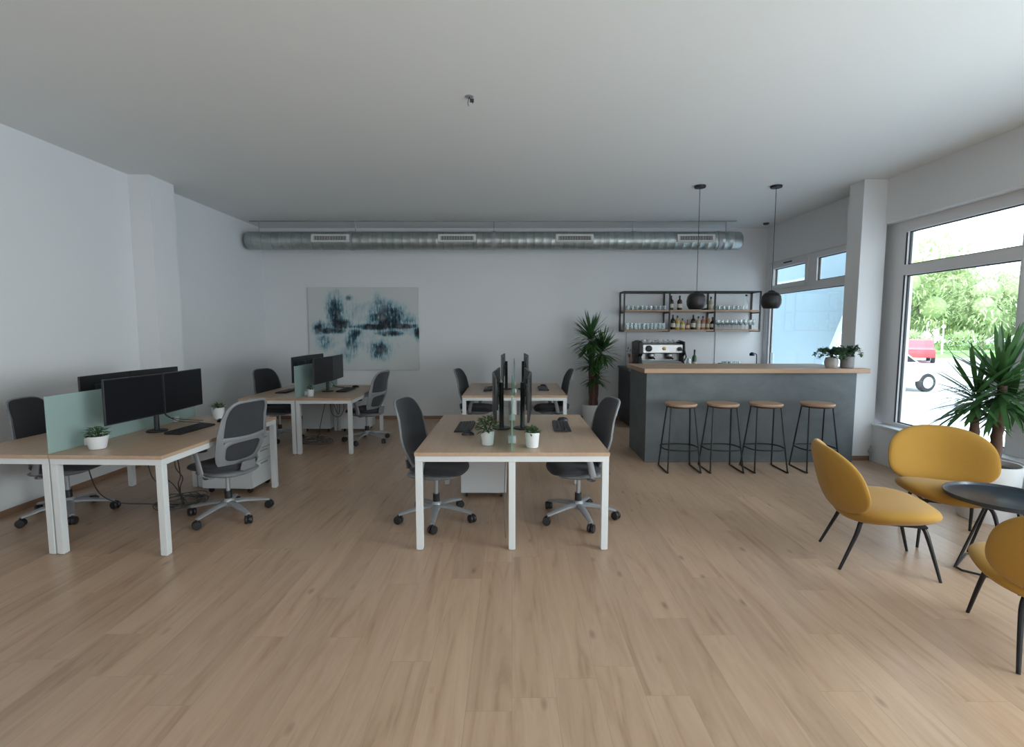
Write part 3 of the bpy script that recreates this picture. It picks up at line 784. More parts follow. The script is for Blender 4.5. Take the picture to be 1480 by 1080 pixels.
# back counter
t = thing('back_counter', 'anthracite counter cabinet against the back wall behind the bar', 'cabinet', (3.15, 8.62, 0))
build('cabinet_body', MB().box(-1.21, 1.36, -.40, .41, .06, .95).box(-1.17, 1.32, -.36, .40, 0, .06), MT['dark'], t, smooth=0, bevel=.003)
build('worktop', MB().box(-1.23, 1.37, -.43, .412, .95, .985), MT['slate'], t, smooth=0, bevel=.003)
for k in range(4):
    x = -1.205+k*.642
    d = build('cabinet_door', MB().box(x, x+.636, -.42, -.401, .09, .94), MT['dark'], t, smooth=0, bevel=.002)
    build('handle', MB().box(x+.58, x+.595, -.44, -.421, .6, .85), MT['alu'], d, smooth=0)
ZB = .986

# espresso machine on the back counter
t = thing('espresso_machine', 'two-group chrome espresso machine with black sides', 'coffee machine', (2.50, 8.50, ZB))
build('machine_body', MB().prism([(-.20, .10), (.24, .10), (.24, .42), (-.06, .42), (-.24, .40), (-.25, .26), (-.08, .25), (-.08, .12), (-.20, .12)], -.33, .33, 'x'), MT['chrome'], t, smooth=0, bevel=.006)
for sx in (-1, 1):
    build('side_panel', MB().prism([(-.27, .03), (.25, .03), (.26, .44), (.0, .47), (-.24, .45), (-.28, .25), (-.20, .20)], *( (-.40, -.335) if sx < 0 else (.335, .37)), 'x'), MT['blk'], t, smooth=0, bevel=.012)
build('drip_tray', MB().box(-.33, .33, -.27, .10, .04, .098), MT['chrome'], t, smooth=0, bevel=.004)
for sx in (-1, 1):
    for y in (-.18, .18): build('foot', MB().lathe([(.02, 0), (.024, .035)], 12, (sx*.3, y, 0)), MT['blk'], t)
for x in (-.17, .13):
    gmb = MB(); gmb.lathe([(.04, .255), (.052, .24), (.052, .205), (.036, .20)], 20, (x, -.17, 0)); g1 = build('group_head', gmb, MT['chrome'], t)
    pf = MB(); pf.lathe([(.02, .155), (.042, .165), (.044, .20)], 20, (x, -.17, 0)); pf.sweep([(x, -.2, .185), (x, -.30, .18), (x, -.36, .172)], [.012, .014, .015], seg=10)
    build('portafilter', pf, MT['blk'], g1)
kn = MB(); kn.M = Matrix.Translation((-.235, -.252, .335)) @ Matrix.Rotation(PI/2, 4, 'X'); kn.lathe([(.052, 0), (.052, .02), (.04, .028)], 20); build('pressure_gauge', kn, MT['blk'], t)
kn = MB(); kn.M = Matrix.Translation((0.02, -.248, .335)) @ Matrix.Rotation(PI/2, 4, 'X'); kn.lathe([(.028, 0), (.028, .008), (.02, .012)], 20); build('badge', kn, MT['brass'], t)
kn = MB(); kn.M = Matrix.Translation((.27, -.245, .33)) @ Matrix.Rotation(PI/2, 4, 'X'); kn.lathe([(.03, 0), (.035, .04), (.03, .06)], 14); kn.M = Matrix.Identity(4); kn.sweep([(.25, -.30, .33), (.34, -.32, .30), (.36, -.33, .2), (.34, -.3, .14)], .010, seg=8); build('steam_wand', kn, MT['blk'], t)
build('cup_rail', MB().sweep([(-.33, -.06, .45), (.33, -.06, .45)], .006, seg=8).sweep([(-.33, .22, .45), (.33, .22, .45)], .006, seg=8), MT['chrome'], t)
def make_cup(loc, label):
    c = thing('coffee_cup', label, 'cup', loc, random.random()*3, 'cups on the espresso machine')
    build('cup_bowl', MB().lathe([(.022, 0), (.036, .02), (.041, .058), (.038, .058), (.033, .022), (.001, .01)], 18), MT['pot'], c)
    build('cup_handle', MB().sweep([(.037, 0, .048), (.056, 0, .044), (.056, 0, .026), (.036, 0, .02)], .004, seg=6), MT['pot'], c); return c
c0 = make_cup((2.24, 8.5, ZB+.421), 'white cup on top of the espresso machine')
for x, y in ((2.33, 8.5), (2.42, 8.56), (2.51, 8.5), (2.60, 8.5), (2.69, 8.52), (2.77, 8.5), (2.36, 8.62), (2.55, 8.63)):
    dup(c0, (x, y, ZB+.421), random.random()*6, group='cups on the espresso machine')

# glass of stirrers, carafe and the like
t = thing('utensil_jar', 'jar of copper stirrers and dried flowers at the left end of the back counter', 'jar', (2.01, 8.40, ZB))
build('jar_glass', MB().lathe([(.03, 0), (.036, .005), (.036, .11), (.033, .11), (.032, .008), (.001, .008)], 18), MT['gl'], t)
mb = MB()
for k in range(8): a = k*.8; mb.sweep([(.015*math.cos(a), .015*math.sin(a), .01), (.04*math.cos(a), .04*math.sin(a), .24)], .004, seg=5)
build('stirrers', mb, MT['copper'], t)
mb = MB(); rn = random.Random(4)
for k in range(60): mb.leafq((rn.uniform(-.07, .09), rn.uniform(-.05, .05), rn.uniform(.18, .33)), (rn.uniform(-1, 1), rn.uniform(-1, 1), rn.uniform(-.3, 1)), (0, 0, 1), .05, .02, .3, 2)
build('dried_flowers', mb, MT['flower'], t)

BP = {'wine': [(.036, 0), (.038, .01), (.038, .18), (.030, .205), (.014, .225), (.0135, .30)],
      'liq': [(.040, 0), (.042, .008), (.042, .15), (.036, .175), (.015, .195), (.014, .245)],
      'slim': [(.030, 0), (.031, .008), (.031, .19), (.012, .235), (.011, .29)],
      'round': [(.045, 0), (.052, .02), (.052, .11), (.035, .15), (.014, .17), (.014, .23)]}
def bottle(label, loc, kind, m, s=1, lab=True, grp='bottles on the wall shelf'):
    t = thing('bottle', label, 'bottle', loc, 0, grp)
    pr = [(r*s, z*s) for r, z in BP[kind]]
    build('bottle_body', MB().lathe(pr, 16), m, t, smooth=50)
    zt = pr[-1][1]; build('stopper', MB().lathe([(pr[-1][0]*1.12, zt-.03*s), (pr[-1][0]*1.12, zt+.012)], 12), MT['cap'], t)
    if lab: build('paper_label', MB().lathe([(pr[2][0]+.0008, .04*s), (pr[2][0]+.0008, .11*s)], 16, closed=False), MT['label'], t)
    return t
bottle('green bottle standing alone on the back counter right of the espresso machine', (3.08, 8.40, ZB), 'wine', MT['green'], 1, True, None)
t = thing('milk_jug', 'clear glass carafe beside the coffee machine', 'carafe', (2.97, 8.36, ZB))
build('carafe_body', MB().lathe([(.04, 0), (.05, .03), (.03, .14), (.028, .17), (.026, .17), (.028, .14), (.047, .03), (.001, .005)], 20), MT['gl'], t)
t = thing('tumbler', 'dark tumbler on the back counter beside the glasses', 'glass', (3.50, 8.36, ZB))
build('tumbler_body', MB().lathe([(.03, 0), (.036, .09), (.033, .09), (.028, .006), (.001, .006)], 18), MT['green'], t)

def glass_proto(kind, label, grp):
    t = thing('drinking_glass' if kind != 'stem' else 'wine_glass', label, 'glass', (0, 0, 0), 0, grp)
    if kind == 'tall': pr = [(.026, 0), (.031, .115), (.0295, .115), (.025, .006), (.001, .006)]
    elif kind == 'low': pr = [(.030, 0), (.036, .075), (.034, .075), (.028, .008), (.001, .008)]
    else: pr = [(.032, 0), (.030, .003), (.004, .008), (.004, .07), (.030, .10), (.036, .13), (.030, .17), (.0285, .17), (.034, .13), (.028, .102), (.001, .075)]
    build('glass_bowl', MB().lathe(pr, 14), MT['gl'], t, smooth=60); return t

# wall shelf
SX0, SX1 = 1.935, 4.32; SY0, SY1 = 8.70, 9.045; SZ0, SZ1 = 1.595, 2.30; SZM = 1.945
t = thing('wall_shelf', 'black steel wall shelf with oak boards above the back counter', 'shelf', ((SX0+SX1)/2, (SY0+SY1)/2, SZ0))
cx, cy = (SX0+SX1)/2, (SY0+SY1)/2; w, d = (SX1-SX0)/2, (SY1-SY0)/2; hh = SZ1-SZ0; q = .024
ups = [-w, -w+(2*w-q)/3, -w+2*(2*w-q)/3, w-q]
for x in ups:
    for y in (-d, d-q): build('upright', MB().box(x, x+q, y, y+q, 0, hh), MT['blkm'], t, smooth=0)
for y in (-d, d-q):
    build('top_rail', MB().box(-w+q, w-q, y, y+q, hh-q, hh), MT['blkm'], t, smooth=0)
for x in ups:
    build('side_rail', MB().box(x, x+q, -d+q, d-q, hh-q, hh).box(x, x+q, -d+q, d-q, 0, q*.6).box(x, x+q, -d+q, d-q, SZM-SZ0-.026, SZM-SZ0-.006), MT['blkm'], t, smooth=0)
build('shelf_board', MB().box(-w+q, w-q, -d+.004, d-.004, SZM-SZ0, SZM-SZ0+.03), MT['shelfw'], t, smooth=0, bevel=.002)
build('shelf_board', MB().box(-w+q, w-q, -d+.004, d-.004, .014, .04), MT['shelfw'], t, smooth=0, bevel=.002)
Z1, Z2 = SZM+.031, SZ0+.041
bay = [(cx+ups[i]+q, cx+ups[i+1]) for i in range(3)]
def fill(kind, label, grp, z, xa, xb, n, rows, jitter=.006):
    p = glass_proto(kind, label, grp); first = True; rn = random.Random(n)
    for r_, y in enumerate(rows):
        for k in range(n):
            x = xa+(xb-xa)*(k+.5)/n+rn.uniform(-jitter, jitter)
            if first: p.location = (x, y, z); first = False
            else: dup(p, (x, y, z), 0, group=grp)
fill('low', 'low glass in the row on the top left bay of the wall shelf', 'low glasses, upper left bay', Z1, bay[0][0]+.03, bay[0][1]-.02, 9, (8.78, 8.90))
fill('tall', 'straight glass in the row on the bottom left bay of the wall shelf', 'straight glasses, lower left bay', Z2, bay[0][0]+.03, bay[0][1]-.02, 10, (8.78, 8.87, 8.96))
fill('stem', 'stemmed glass in the row on the bottom right bay of the wall shelf', 'stemmed glasses, lower right bay', Z2, bay[2][0]+.03, bay[2][1]-.02, 9, (8.78, 8.90))
fill('low', 'low glass in the row on the top right bay of the wall shelf', 'low glasses, upper right bay', Z1, bay[2][0]+.04, bay[2][1]-.22, 6, (8.79, 8.92))
fill('tall', 'glass among those standing on the back counter left of the black tap', 'glasses on the back counter', ZB, 3.56, 3.84, 4, (8.35, 8.45))
bt = thing('glass_carafe', 'tall pale carafe at the right end of the top shelf', 'carafe', (4.11, 8.82, Z1))
build('carafe_body', MB().lathe([(.035, 0), (.04, .03), (.03, .16), (.018, .2), (.018, .24)], 16), MT['gl'], bt); build('stopper', MB().lathe([(.02, .24), (.016, .27)], 12), MT['cap'], bt)
for x, k, m, s, lb in ((2.80, 'liq', 'wine', .98, 'dark bottle with pale label at the left of the top middle shelf'), (2.95, 'liq', 'wine', .98, 'second dark bottle on the top middle shelf, beside the first'),
                       (3.38, 'round', 'wine', .9, 'round dark bottle on the top middle shelf right of the pendant lamp'), (3.50, 'liq', 'pale', .9, 'pale bottle at the right end of the top middle shelf')):
    bottle(lb, (x, 8.84, Z1), k, MT[m], s)
low = [(2.84, 'liq', 'wine', 1.0, 'dark brown bottle, first from the left on the bottom middle shelf'), (2.92, 'liq', 'gold', .95, 'golden bottle, second on the bottom middle shelf'),
       (3.01, 'round', 'gold', .8, 'squat golden bottle, third on the bottom middle shelf'), (3.10, 'round', 'amber', .7, 'squat amber bottle, fourth on the bottom middle shelf'),
       (3.20, 'liq', 'wine', 1.0, 'dark bottle, fifth on the bottom middle shelf'), (3.29, 'liq', 'pale', .9, 'pale green bottle, sixth on the bottom middle shelf'),
       (3.37, 'liq', 'pink', .92, 'rose coloured bottle, seventh on the bottom middle shelf'), (3.455, 'slim', 'amber', .92, 'slim amber bottle, eighth on the bottom middle shelf'),
       (3.54, 'round', 'wine', .9, 'round dark bottle, last on the bottom middle shelf')]
for x, k, m, s, lb in low: bottle(lb, (x, 8.84, Z2), k, MT[m], s)
for x, lb, z0, z1 in ((2.07, 'thin cable running down the wall below the left end of the shelf', ZB, SZ0), (3.68, 'thin cable running down the wall below the right part of the shelf', ZB, SZ0)):
    tag(build('wall_cable', MB().sweep([(0, 0, 0), (0, 0, z1-z0-.004)], .004, seg=6), MT['chairf'], loc=(x, YB-.006, z0)), lb, 'cable')
t = thing('gooseneck_tap', 'slim black curved tap on the back counter', 'tap', (4.12, 8.38, ZB))
build('tap_spout', MB().sweep(smoothp([(0, 0, 0), (0, 0, .18), (-.01, 0, .235), (-.06, 0, .25), (-.10, 0, .22)]), .008, seg=8), MT['blkm'], t)
build('tap_head', MB().lathe([(.001, .205), (.04, .21), (.042, .245), (.02, .265), (.001, .268)], 16, (-.08, 0, 0)), MT['blkm'], t)
t = thing('tall_vase', 'tall clear cylinder at the right end of the back counter', 'vase', (4.40, 8.42, ZB))
build('vase_glass', MB().lathe([(.025, 0), (.028, .26), (.026, .26), (.023, .006), (.001, .006)], 16), MT['gl'], t)

# bar plants
def trailing(label, loc, r, h, pm, seed, prof=None):
    rn = random.Random(seed); t = thing('potted_fern', label, 'plant', loc)
    build('flower_pot', MB().lathe(prof or [(r*.7, 0), (r*.95, h*.3), (r, h*.6), (r*.82, h), (r*.74, h), (r*.8, h*.8), (.001, h*.78)], 24), pm, t)
    build('soil', MB().lathe([(r*.78, h*.79), (.001, h*.85)], 16), MT['soil'], t)
    f = MB(); st = MB()
    for k in range(22):
        a = rn.uniform(0, 2*PI); L = rn.uniform(.10, .2); c = Vector((math.cos(a), math.sin(a), 0))
        if c.y > 0: c.y *= .35
        if c.x > 0: c.x *= .55
        pts = smoothp([(0, 0, h*.85), tuple(c*L*.35+Vector((0, 0, h+.08))), tuple(c*L*.8+Vector((0, 0, h+rn.uniform(.05, .13)))), tuple(c*L*1.15+Vector((0, 0, h+rn.uniform(-.02, .07))))], 4)
        st.sweep(pts, .0018, seg=4)
        for p in pts[3:]:
            for j in range(3): f.leafq(p, (rn.uniform(-1, 1), rn.uniform(-1, 1), rn.uniform(-.4, .6)), (0, 0, 1), .042, .03, .5, 2)
    build('foliage', f, MT['barl'], t, smooth=60); build('stems', st, MT['barl'], t); return t
trailing('trailing plant in a beige rounded pot on the right of the bar', (3.93, 6.12, 1.166), .078, .13, MT['potb'], 2)
trailing('leafy plant in a grey pot at the end of the bar against the pillar', (4.115, 6.10, 1.166), .072, .14, MT['potg'], 6, [(.06, 0), (.07, .01), (.072, .14), (.064, .14), (.06, .11), (.001, .11)])

# ------------------------------------------------------------------ stools
def make_stool():
    t = thing('bar_stool', '', 'stool', (0, 0, 0), 0, 'bar stools')
    build('seat', MB().lathe([(.150, .755), (.172, .758), (.180, .768), (.180, .782), (.174, .79), (.001, .792)], 40), MT['seatw'], t, smooth=40)
    fr = MB(); fr.sweep(circ(.155, .749, 28), .007, seg=6, closed=True); build('seat_ring', fr, MT['blkm'], t)
    for sx in (-1, 1):
        for sy in (-1, 1):
            build('leg', MB().sweep([(sx*.135, sy*.075, .752), (sx*.188, sy*.178, .016)], .0085, seg=8), MT['blkm'], t)
        build('runner', MB().sweep(smoothp([(sx*.188, -.182, .022), (sx*.188, -.16, .0095), (sx*.188, .16, .0095), (sx*.188, .182, .022)], 3), .0085, seg=8), MT['blkm'], t)
    build('footrest', MB().sweep([(sup(2*PI*k/36, 3)[0]*.208, sup(2*PI*k/36, 3)[1]*.176, .265) for k in range(36)], .0075, seg=8, closed=True), MT['blkm'], t)
    return t
s0 = make_stool()
for i, (x, lb) in enumerate(((1.96, 'oak and black wire stool at the left end of the bar'), (2.445, 'second oak and black wire stool from the left end of the bar'),
                             (2.95, 'third oak and black wire stool, just left of the one partly behind the mustard chair'), (3.545, 'oak and black wire stool partly hidden by the mustard chair, rightmost'))):
    s = s0 if i == 0 else dup(s0, (0, 0, 0)); s.location = (x, 5.73, 0); s['label'] = lb

# pendants
def pendant(label, x, y, z):
    t = thing('pendant_lamp', label, 'lamp', (x, y, ZC), 0, 'black pendant lamps over the bar')
    build('ceiling_rose', MB().lathe([(.066, -.026), (.07, -.02), (.07, -.001), (.02, -.0005)], 28), MT['blkm'], t)
    build('cord', MB().sweep([(0, 0, -.02), (0, 0, z-ZC+.11)], .0035, seg=6), MT['blkm'], t)
    dz = z-ZC
    sh = MB()
    pr = [(.012, .125), (.03, .12), (.045, .105), (.085, .085), (.112, .05), (.122, .0), (.118, -.05), (.098, -.092), (.085, -.105), (.080, -.103), (.112, -.05), (.116, 0), (.105, .048), (.07, .08), (.001, .095)]
    sh.lathe([(r, dz+h) for r, h in pr], 26); build('lamp_shade', sh, MT['blkm'], t, smooth=22)
    build('bulb', MB().lathe([(.001, dz-.05), (.025, dz-.035), (.032, dz), (.015, dz+.06)], 14), MT['cream'], t)
pendant('black globe pendant on the left, hanging before the wall shelf', 2.355, 6.42, 2.0)
pendant('black globe pendant on the right, hanging before the window', 3.31, 6.42, 2.01)

# ------------------------------------------------------------------ yuccas
def yucca(label, loc, r, h, trunks, heads, seed, potprof=None, Lf=.42, w=.035, nl=60):
    rn = random.Random(seed); t = thing('potted_yucca', label, 'plant', loc)
    build('planter', MB().lathe(potprof or [(r*.86, 0), (r*.88, .01), (r, h), (r*.93, h), (r*.90, h-.06), (.001, h-.065)], 36), MT['pot'], t, smooth=40)
    build('soil', MB().lathe([(r*.9, h-.05), (r*.5, h-.035), (.001, h-.03)], 20), MT['soil'], t)
    for tr in trunks:
        pts = smoothp(tr, 6); n = len(pts)
        build('trunk', MB().sweep(pts, [.036+.005*math.sin(k*2.3)-.006*k/n for k in range(n)], seg=12), MT['trunk'], t)
    for (hx, hy, hz, s, nn) in heads:
        f = MB()
        for k in range(nn):
            a = rn.uniform(0, 2*PI); q = (k+.5)/nn
            el = math.asin(max(-.45, 1-1.55*q)) if True else 0
            d = (math.cos(a)*math.cos(el), math.sin(a)*math.cos(el), math.sin(el))
            L = Lf*s*rn.uniform(.75, 1.1)*(1 if el > -.1 else .85)
            f.leafq((hx+d[0]*.02, hy+d[1]*.02, hz-.10*s*q*2+rn.uniform(-.02, .02)), d, (0, 0, 1), L, w*rn.uniform(.8, 1.2), .55*rn.uniform(.3, 1.3)*(1-max(0, el)*.45), 6)
        if loc[0] > 3: f.v = [(min(x, .36+(x-.36)*.15) if x > .36 else x, y, z) for x, y, z in f.v]
        build('leaf_crown', f, MT['yuc'], t, smooth=60)
    return t
yucca('tall yucca in a white planter by the shop window', (4.13, 4.22, 0), .215, .49,
      [[(.03, -.02, .44), (.03, -.02, .8), (.02, -.03, 1.17)], [(-.075, .06, .44), (-.09, .07, .75), (-.10, .07, .98)], [(.10, .08, .44), (.12, .09, .7), (.14, .1, .85)]],
      [(.0, -.03, 1.24, 1.0, 150), (-.14, .03, 1.12, .88, 80), (.14, -.02, 1.12, .86, 80)], 3, Lf=.50, w=.036)
yucca('yucca in a white planter against the back wall beside the bar', (1.37, 8.46, 0), .165, .36,
      [[(-.02, 0, .32), (-.03, 0, .9), (-.03, 0, 1.45)], [(.07, .03, .32), (.085, .03, .8), (.13, .03, 1.22)], [(.0, -.03, .32), (.02, -.03, .7), (.03, -.03, .85)]],
      [(-.04, 0, 1.56, 1.05, 170), (.16, .02, 1.33, .9, 130), (-.02, .0, 1.12, .8, 70), (.05, -.02, .92, .75, 70)], 9, Lf=.42, w=.036)

# ------------------------------------------------------------------ lounge chairs
def make_lounge(label):
    t = thing('lounge_chair', label, 'chair', (0, 0, 0), 0, 'mustard lounge chairs')
    st = MB()
    def sf_(r, a):
        x, y = sup(a, 2.35); x *= r; y *= r
        wx = .335*(1-.06*y); z = .388+.028*y+.035*x*x-.02*max(0, y)**2
        return Vector((x*wx, y*.30+.035, z)), Vector((0, 0, 1))
    st.pad(sf_, 12, 56, .070, 3.2); build('seat_cushion', st, MT['mustard'], t)
    bk = MB()
    def bp(x, v):     # x in -1..1 , v in -1..1
        X = x*.355*(1-.04*v); Z = .605+.232*v
        Y = -.285-.085*(v+1)*.5*1.35+.155*x*x*(1-.12*v)+.03*(v < 0)*v*v
        return Vector((X, Y, Z))
    def bf(r, a):
        x, v = sup(a, 2.6); x *= r; v *= r
        e = .02; n = (bp(x+e, v)-bp(x-e, v)).cross(bp(x, v+e)-bp(x, v-e)).normalized()
        return bp(x, v), n
    bk.pad(bf, 12, 64, .046, 4.5); build('backrest', bk, MT['mustard'], t)
    pts = [(-.21, -.16, .345), (.21, -.16, .345), (.21, .2, .345), (-.21, .2, .345)]
    cr = MB().sweep(pts, .011, seg=8, closed=True); build('under_frame', cr, MT['blkm'], t)
    for sx in (-1, 1):
        build('leg', MB().sweep(smoothp([(sx*.15, .17, .345), (sx*.19, .195, .33), (sx*.215, .22, .25), (sx*.245, .285, .0)], 5), [.014]*10+[.013-.0008*k for k in range(6)], seg=10), MT['blkm'], t)
        build('leg', MB().sweep(smoothp([(sx*.15, -.13, .345), (sx*.185, -.16, .33), (sx*.205, -.19, .24), (sx*.235, -.285, .0)], 5), [.014]*10+[.013-.0008*k for k in range(6)], seg=10), MT['blkm'], t)
    return t
l1 = make_lounge('mustard chair seen from its side, nearest the bar stools')
l1.location = (2.585, 3.42, 0); l1.rotation_euler = (0, 0, face(.95, -.30))
lg = 'mustard lounge chairs'
dup(l1, (3.40, 3.78, 0), face(-.43, -.90), 'mustard chair facing the room in front of the yucca', lg)
dup(l1, (2.75, 2.40, 0), face(.42, .90), 'mustard chair cut off at the right edge, seen from behind', lg)

# side table
t = thing('coffee_table', 'round blue-black tray table between the mustard chairs', 'table', (3.36, 3.32, 0), 0)
RT = .315; zt = .485
build('tray_top', MB().lathe([(.001, zt), (RT-.012, zt), (RT-.006, zt+.004), (RT-.002, zt+.022), (RT+.004, zt+.022), (RT+.003, zt-.004), (RT-.012, zt-.010), (.001, zt-.010)], 56), MT['table'], t, smooth=40)
ang = R(-48); bm_ = []
for k in range(4):
    a = ang+PI/4+k*PI/2; bm_.append((math.cos(a)*.30-.03, math.sin(a)*.26-.05, .008))
ringp = []
for k in range(4):
    p, q_ = Vector(bm_[k]), Vector(bm_[(k+1) % 4]); ringp += [tuple(p.lerp(q_, .1)), tuple(p.lerp(q_, .5)), tuple(p.lerp(q_, .9))]
build('base_ring', MB().sweep(ringp, .007, seg=8, closed=True), MT['blkm'], t)
for k in range(4):
    p = Vector(bm_[k]); ln = Vector((p.x*.35, p.y*.35, zt-.012)); build('leg', MB().sweep([tuple(p*.985+Vector((0, 0, .004))), tuple(ln)], .009, seg=8), MT['blkm'], t)

# ------------------------------------------------------------------ outside
struct('ground', MB().box(4.9, 130, -60, 120, -.62, -.5), MT['asphalt'], 'pale sunlit asphalt outside')
g_ = MB().box(24, 60, 37, 47, -.5, -.46).box(20, 110, 49, 75, -.5, -.45); struct('ground', g_, MT['grass'], 'green lawn strip across the street')
g_ = MB().prism([(20, .9-1.0), (9.60, -.1), (9.05, .93), (8.37, 2.16), (7.66, 3.45), (20, 3.45)], 5.62, 5.72, 'x'); struct('wall_outside', g_, MT['bluew'], 'neighbouring wall outside the bar window, shade put into its blue, edge cut as the sun line')  # shade put into the blue colour, sun line into the slanted edge
struct('wall_outside', MB().box(8.6, 8.75, 11.9, 22, -.5, 4.2), MT['whitew'], 'white wall added outside the bar window to show as the sun streak')  # added behind the slanted edge to read as a streak of sun
struct('wall_facade', MB().box(4.40, 4.57, YB+.21, 18, -.5, ZC+.25), MT['whitew'], 'outer wall added beyond the back wall to keep sun off the blue wall')  # unseen slab added to stop sun reaching the blue wall
struct('ceiling_canopy', MB().box(4.9, 5.3, YF-.2, 18, ZC+.05, ZC+.25), MT['whitew'], 'narrow slab added above the windows outside to shade the blue wall')  # unseen overhang added to shade the top of the blue wall
# trees
def tree_mesh(seed, h, m):
    rn = random.Random(seed); f = MB()
    bl = [(rn.uniform(-.2, .2)*h, rn.uniform(-.2, .2)*h, h*rn.uniform(.16, .82), h*rn.uniform(.16, .24)) for _ in range(14)]
    for k in range(4600):
        b = rn.choice(bl); u, v_ = rn.uniform(-1, 1), rn.uniform(0, 2*PI); s_ = (1-u*u)**.5; d = Vector((s_*math.cos(v_), s_*math.sin(v_), u))
        p = Vector(b[:3])+d*b[3]*rn.uniform(.75, 1.05); L = rn.uniform(.4, .75)
        f.leafq(tuple(p), tuple(d+Vector((rn.uniform(-.8, .8), rn.uniform(-.8, .8), rn.uniform(-.8, .8)))), (0, 0, 1), L, L*.7, .3, 1)
    for b in bl:
        f.lathe([(b[3]*.55*math.cos(q), b[3]*.55*math.sin(q)) for q in [(-PI/2+PI*j/6) for j in range(7)]], 9, b[:3])
    return f
def tree(label, loc, seed, h, m):
    t = thing('leafy_tree', label, 'tree', loc, 0, 'trees across the street')
    build('crown', tree_mesh(seed, h, m), m, t, smooth=0)
    build('trunk', MB().sweep([(0, 0, -.02), (.05, 0, h*.3), (0, .05, h*.6)], [.18, .14, .07], seg=8), MT['bark'], t)
    return t
ta = tree('mid green leafy tree in the belt across the street', (41, 52, -.47), 1, 9.4, MT['tree'])
tb = tree('pale green leafy tree in the belt across the street', (48, 51, -.47), 2, 9.2, MT['tree2'])
tg = 'trees across the street'
rn = random.Random(12)
TR = [(34, 55, 1.15), (54.5, 50, 1.0), (61, 49, 1.0), (50, 62, 1.62), (52.5, 59, 1.1), (60, 58, 1.05), (37.5, 63, 1.3), (26.5, 57, 1.1), (67.5, 48, 1.0), (19, 60, 1.1), (68, 57, 1.1), (30, 66, 1.3)]
for k, (x, y, s) in enumerate(TR):
    o = dup((ta, tb)[k % 2], (x, y, -.47), rn.uniform(0, 6), group=tg); o.scale = (s, s, s)
def hedge(label, loc, rr, hz, seed):
    rn = random.Random(seed); f = MB()
    for k in range(1400):
        u, v_ = rn.uniform(0, 1), rn.uniform(0, 2*PI); s_ = (1-u*u)**.5; d = Vector((s_*math.cos(v_)*rr, s_*math.sin(v_)*rr, u*hz))
        f.leafq(tuple(d*rn.uniform(.85, 1)), tuple(d+Vector((rn.uniform(-1, 1), rn.uniform(-1, 1), rn.uniform(-1, 1)))), (0, 0, 1), .28, .18, .3, 1)
    return tag(build('garden_bush', f, MT['tree2'], loc=loc, smooth=0), label, 'bush', 'domed bushes outside')
hedge('domed green bush at the left edge of the shop window', (35.6, 44.8, -.47), 2.0, 2.0, 4)
hedge('domed green bush half behind the yucca leaves', (40.4, 44.5, -.47), 2.1, 1.9, 5)
tag(build('lamp_post', MB().lathe([(.07, 0), (.05, 2.0), (.04, 2.2)], 8).lathe([(.12, 2.2), (.16, 2.35), (.05, 2.5)], 10), MT['whitew'], loc=(36.5, 42.3, -.47)), 'thin white post on the lawn across the street', 'post')
# cars
def car(label, loc, rz, paint):
    t = thing('parked_car', label, 'car', loc, rz, 'cars parked outside')
    pr = [(-2.1, .35), (-2.15, .7), (-2.0, .95), (-1.75, 1.02), (-1.45, 1.42), (-.3, 1.5), (.45, 1.40), (1.05, 1.0), (1.95, .86), (2.15, .65), (2.12, .35)]
    build('car_body', MB().prism(pr, -.85, .85, 'y'), paint, t, smooth=30, bevel=.09, bseg=3)
    gl = MB().prism([(-1.5, 1.03), (-1.33, 1.36), (-.3, 1.43), (.38, 1.34), (.88, 1.03)], -.862, .862, 'y')
    build('car_windows', gl, MT['scr'], t, smooth=0, bevel=.01)
    for x in (-1.35, 1.35):
        for y in (-.78, .78):
            c = MB(); c.M = Matrix.Translation((x, y, .32)) @ Matrix.Rotation(PI/2, 4, 'X'); c.lathe([(.2, -.1), (.3, -.1), (.32, -.06), (.32, .06), (.3, .1), (.2, .1)], 20)
            wo = build('wheel', c, MT['tyre'], t); c = MB(); c.M = Matrix.Translation((x, y, .32)) @ Matrix.Rotation(PI/2, 4, 'X'); c.lathe([(.2, -.105), (.2, .105)], 16); build('hubcap', c, MT['hub'], wo)
    return t
car('white car parked close to the shop window', (12.75, 17.6, -.5), R(8), MT['carw'])
car('red car parked beyond the white one', (26.9, 33.2, -.5), R(235), MT['carr'])

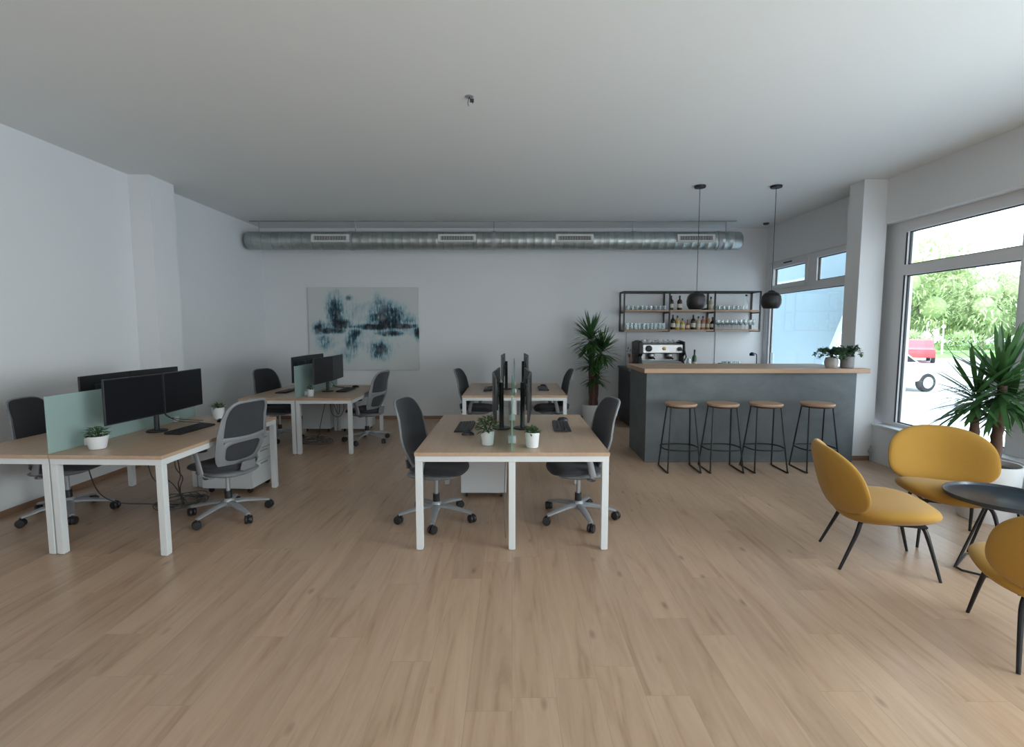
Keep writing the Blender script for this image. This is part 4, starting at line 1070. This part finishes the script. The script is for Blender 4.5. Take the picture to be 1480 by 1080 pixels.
# ------------------------------------------------------------------ light
w = bpy.data.worlds.new('world'); SC.world = w; w.use_nodes = True; nt = w.node_tree; nt.nodes.clear(); g = NG(nt)
out = nt.nodes.new('ShaderNodeOutputWorld'); bg = nt.nodes.new('ShaderNodeBackground')
tc = g.n('ShaderNodeTexCoord'); sp = g.n('ShaderNodeSeparateXYZ'); g.l(tc.outputs['Generated'], sp.inputs[0])
col = g.ramp(sp.outputs[2], [(0, (.95, .97, 1)), (.25, (.90, .95, 1)), (1, (.55, .75, 1))])
g.l(col, bg.inputs[0]); bg.inputs[1].default_value = 3.4; g.l(bg.outputs[0], out.inputs[0])
sun = bpy.data.lights.new('sun', 'SUN'); sun.energy = 4.5; sun.angle = R(1); sun.color = (1, .96, .9)
so = bpy.data.objects.new('sun', sun); COL.objects.link(so); so.rotation_euler = Vector((.62, .25, -.74)).to_track_quat('-Z', 'Y').to_euler()
def area(name, loc, direction, sx, sy, e, color=(1, 1, 1)):
    l = bpy.data.lights.new(name, 'AREA'); l.shape = 'RECTANGLE'; l.size = sx; l.size_y = sy; l.energy = e; l.color = color
    o = bpy.data.objects.new(name, l); COL.objects.link(o); o.location = loc; o.rotation_euler = Vector(direction).to_track_quat('-Z', 'Z').to_euler(); return o
area('window_daylight', (4.95, .75, 1.7), (-1, 0, -.22), 6.6, 2.2, 640, (.90, .96, 1))
area('rear_fill', (.5, -3.3, 1.9), (0, 1, -.15), 7.5, 2.4, 75, (.95, .97, 1))  # fill lamp added behind the camera, in front of a closed wall
for (x, y, z, sy, sz) in ((4.80, 5.3, 1.65, 1.5, 2.4), (4.80, 7.75, 1.65, 2.3, 2.2)):
    o = area('sky_portal', (x, y, z), (-1, 0, 0), sy, sz, 1); o.data.cycles.is_portal = True
SC.view_settings.view_transform = 'Standard'; SC.view_settings.look = 'None'; SC.view_settings.exposure = .2; SC.view_settings.gamma = 1
SC.cycles.max_bounces = 8; SC.cycles.diffuse_bounces = 4; SC.cycles.transparent_max_bounces = 24; SC.cycles.sample_clamp_indirect = 6
SC.cycles.caustics_reflective = False; SC.cycles.caustics_refractive = False
try:
    SC.cycles.use_denoising = True
except Exception: pass
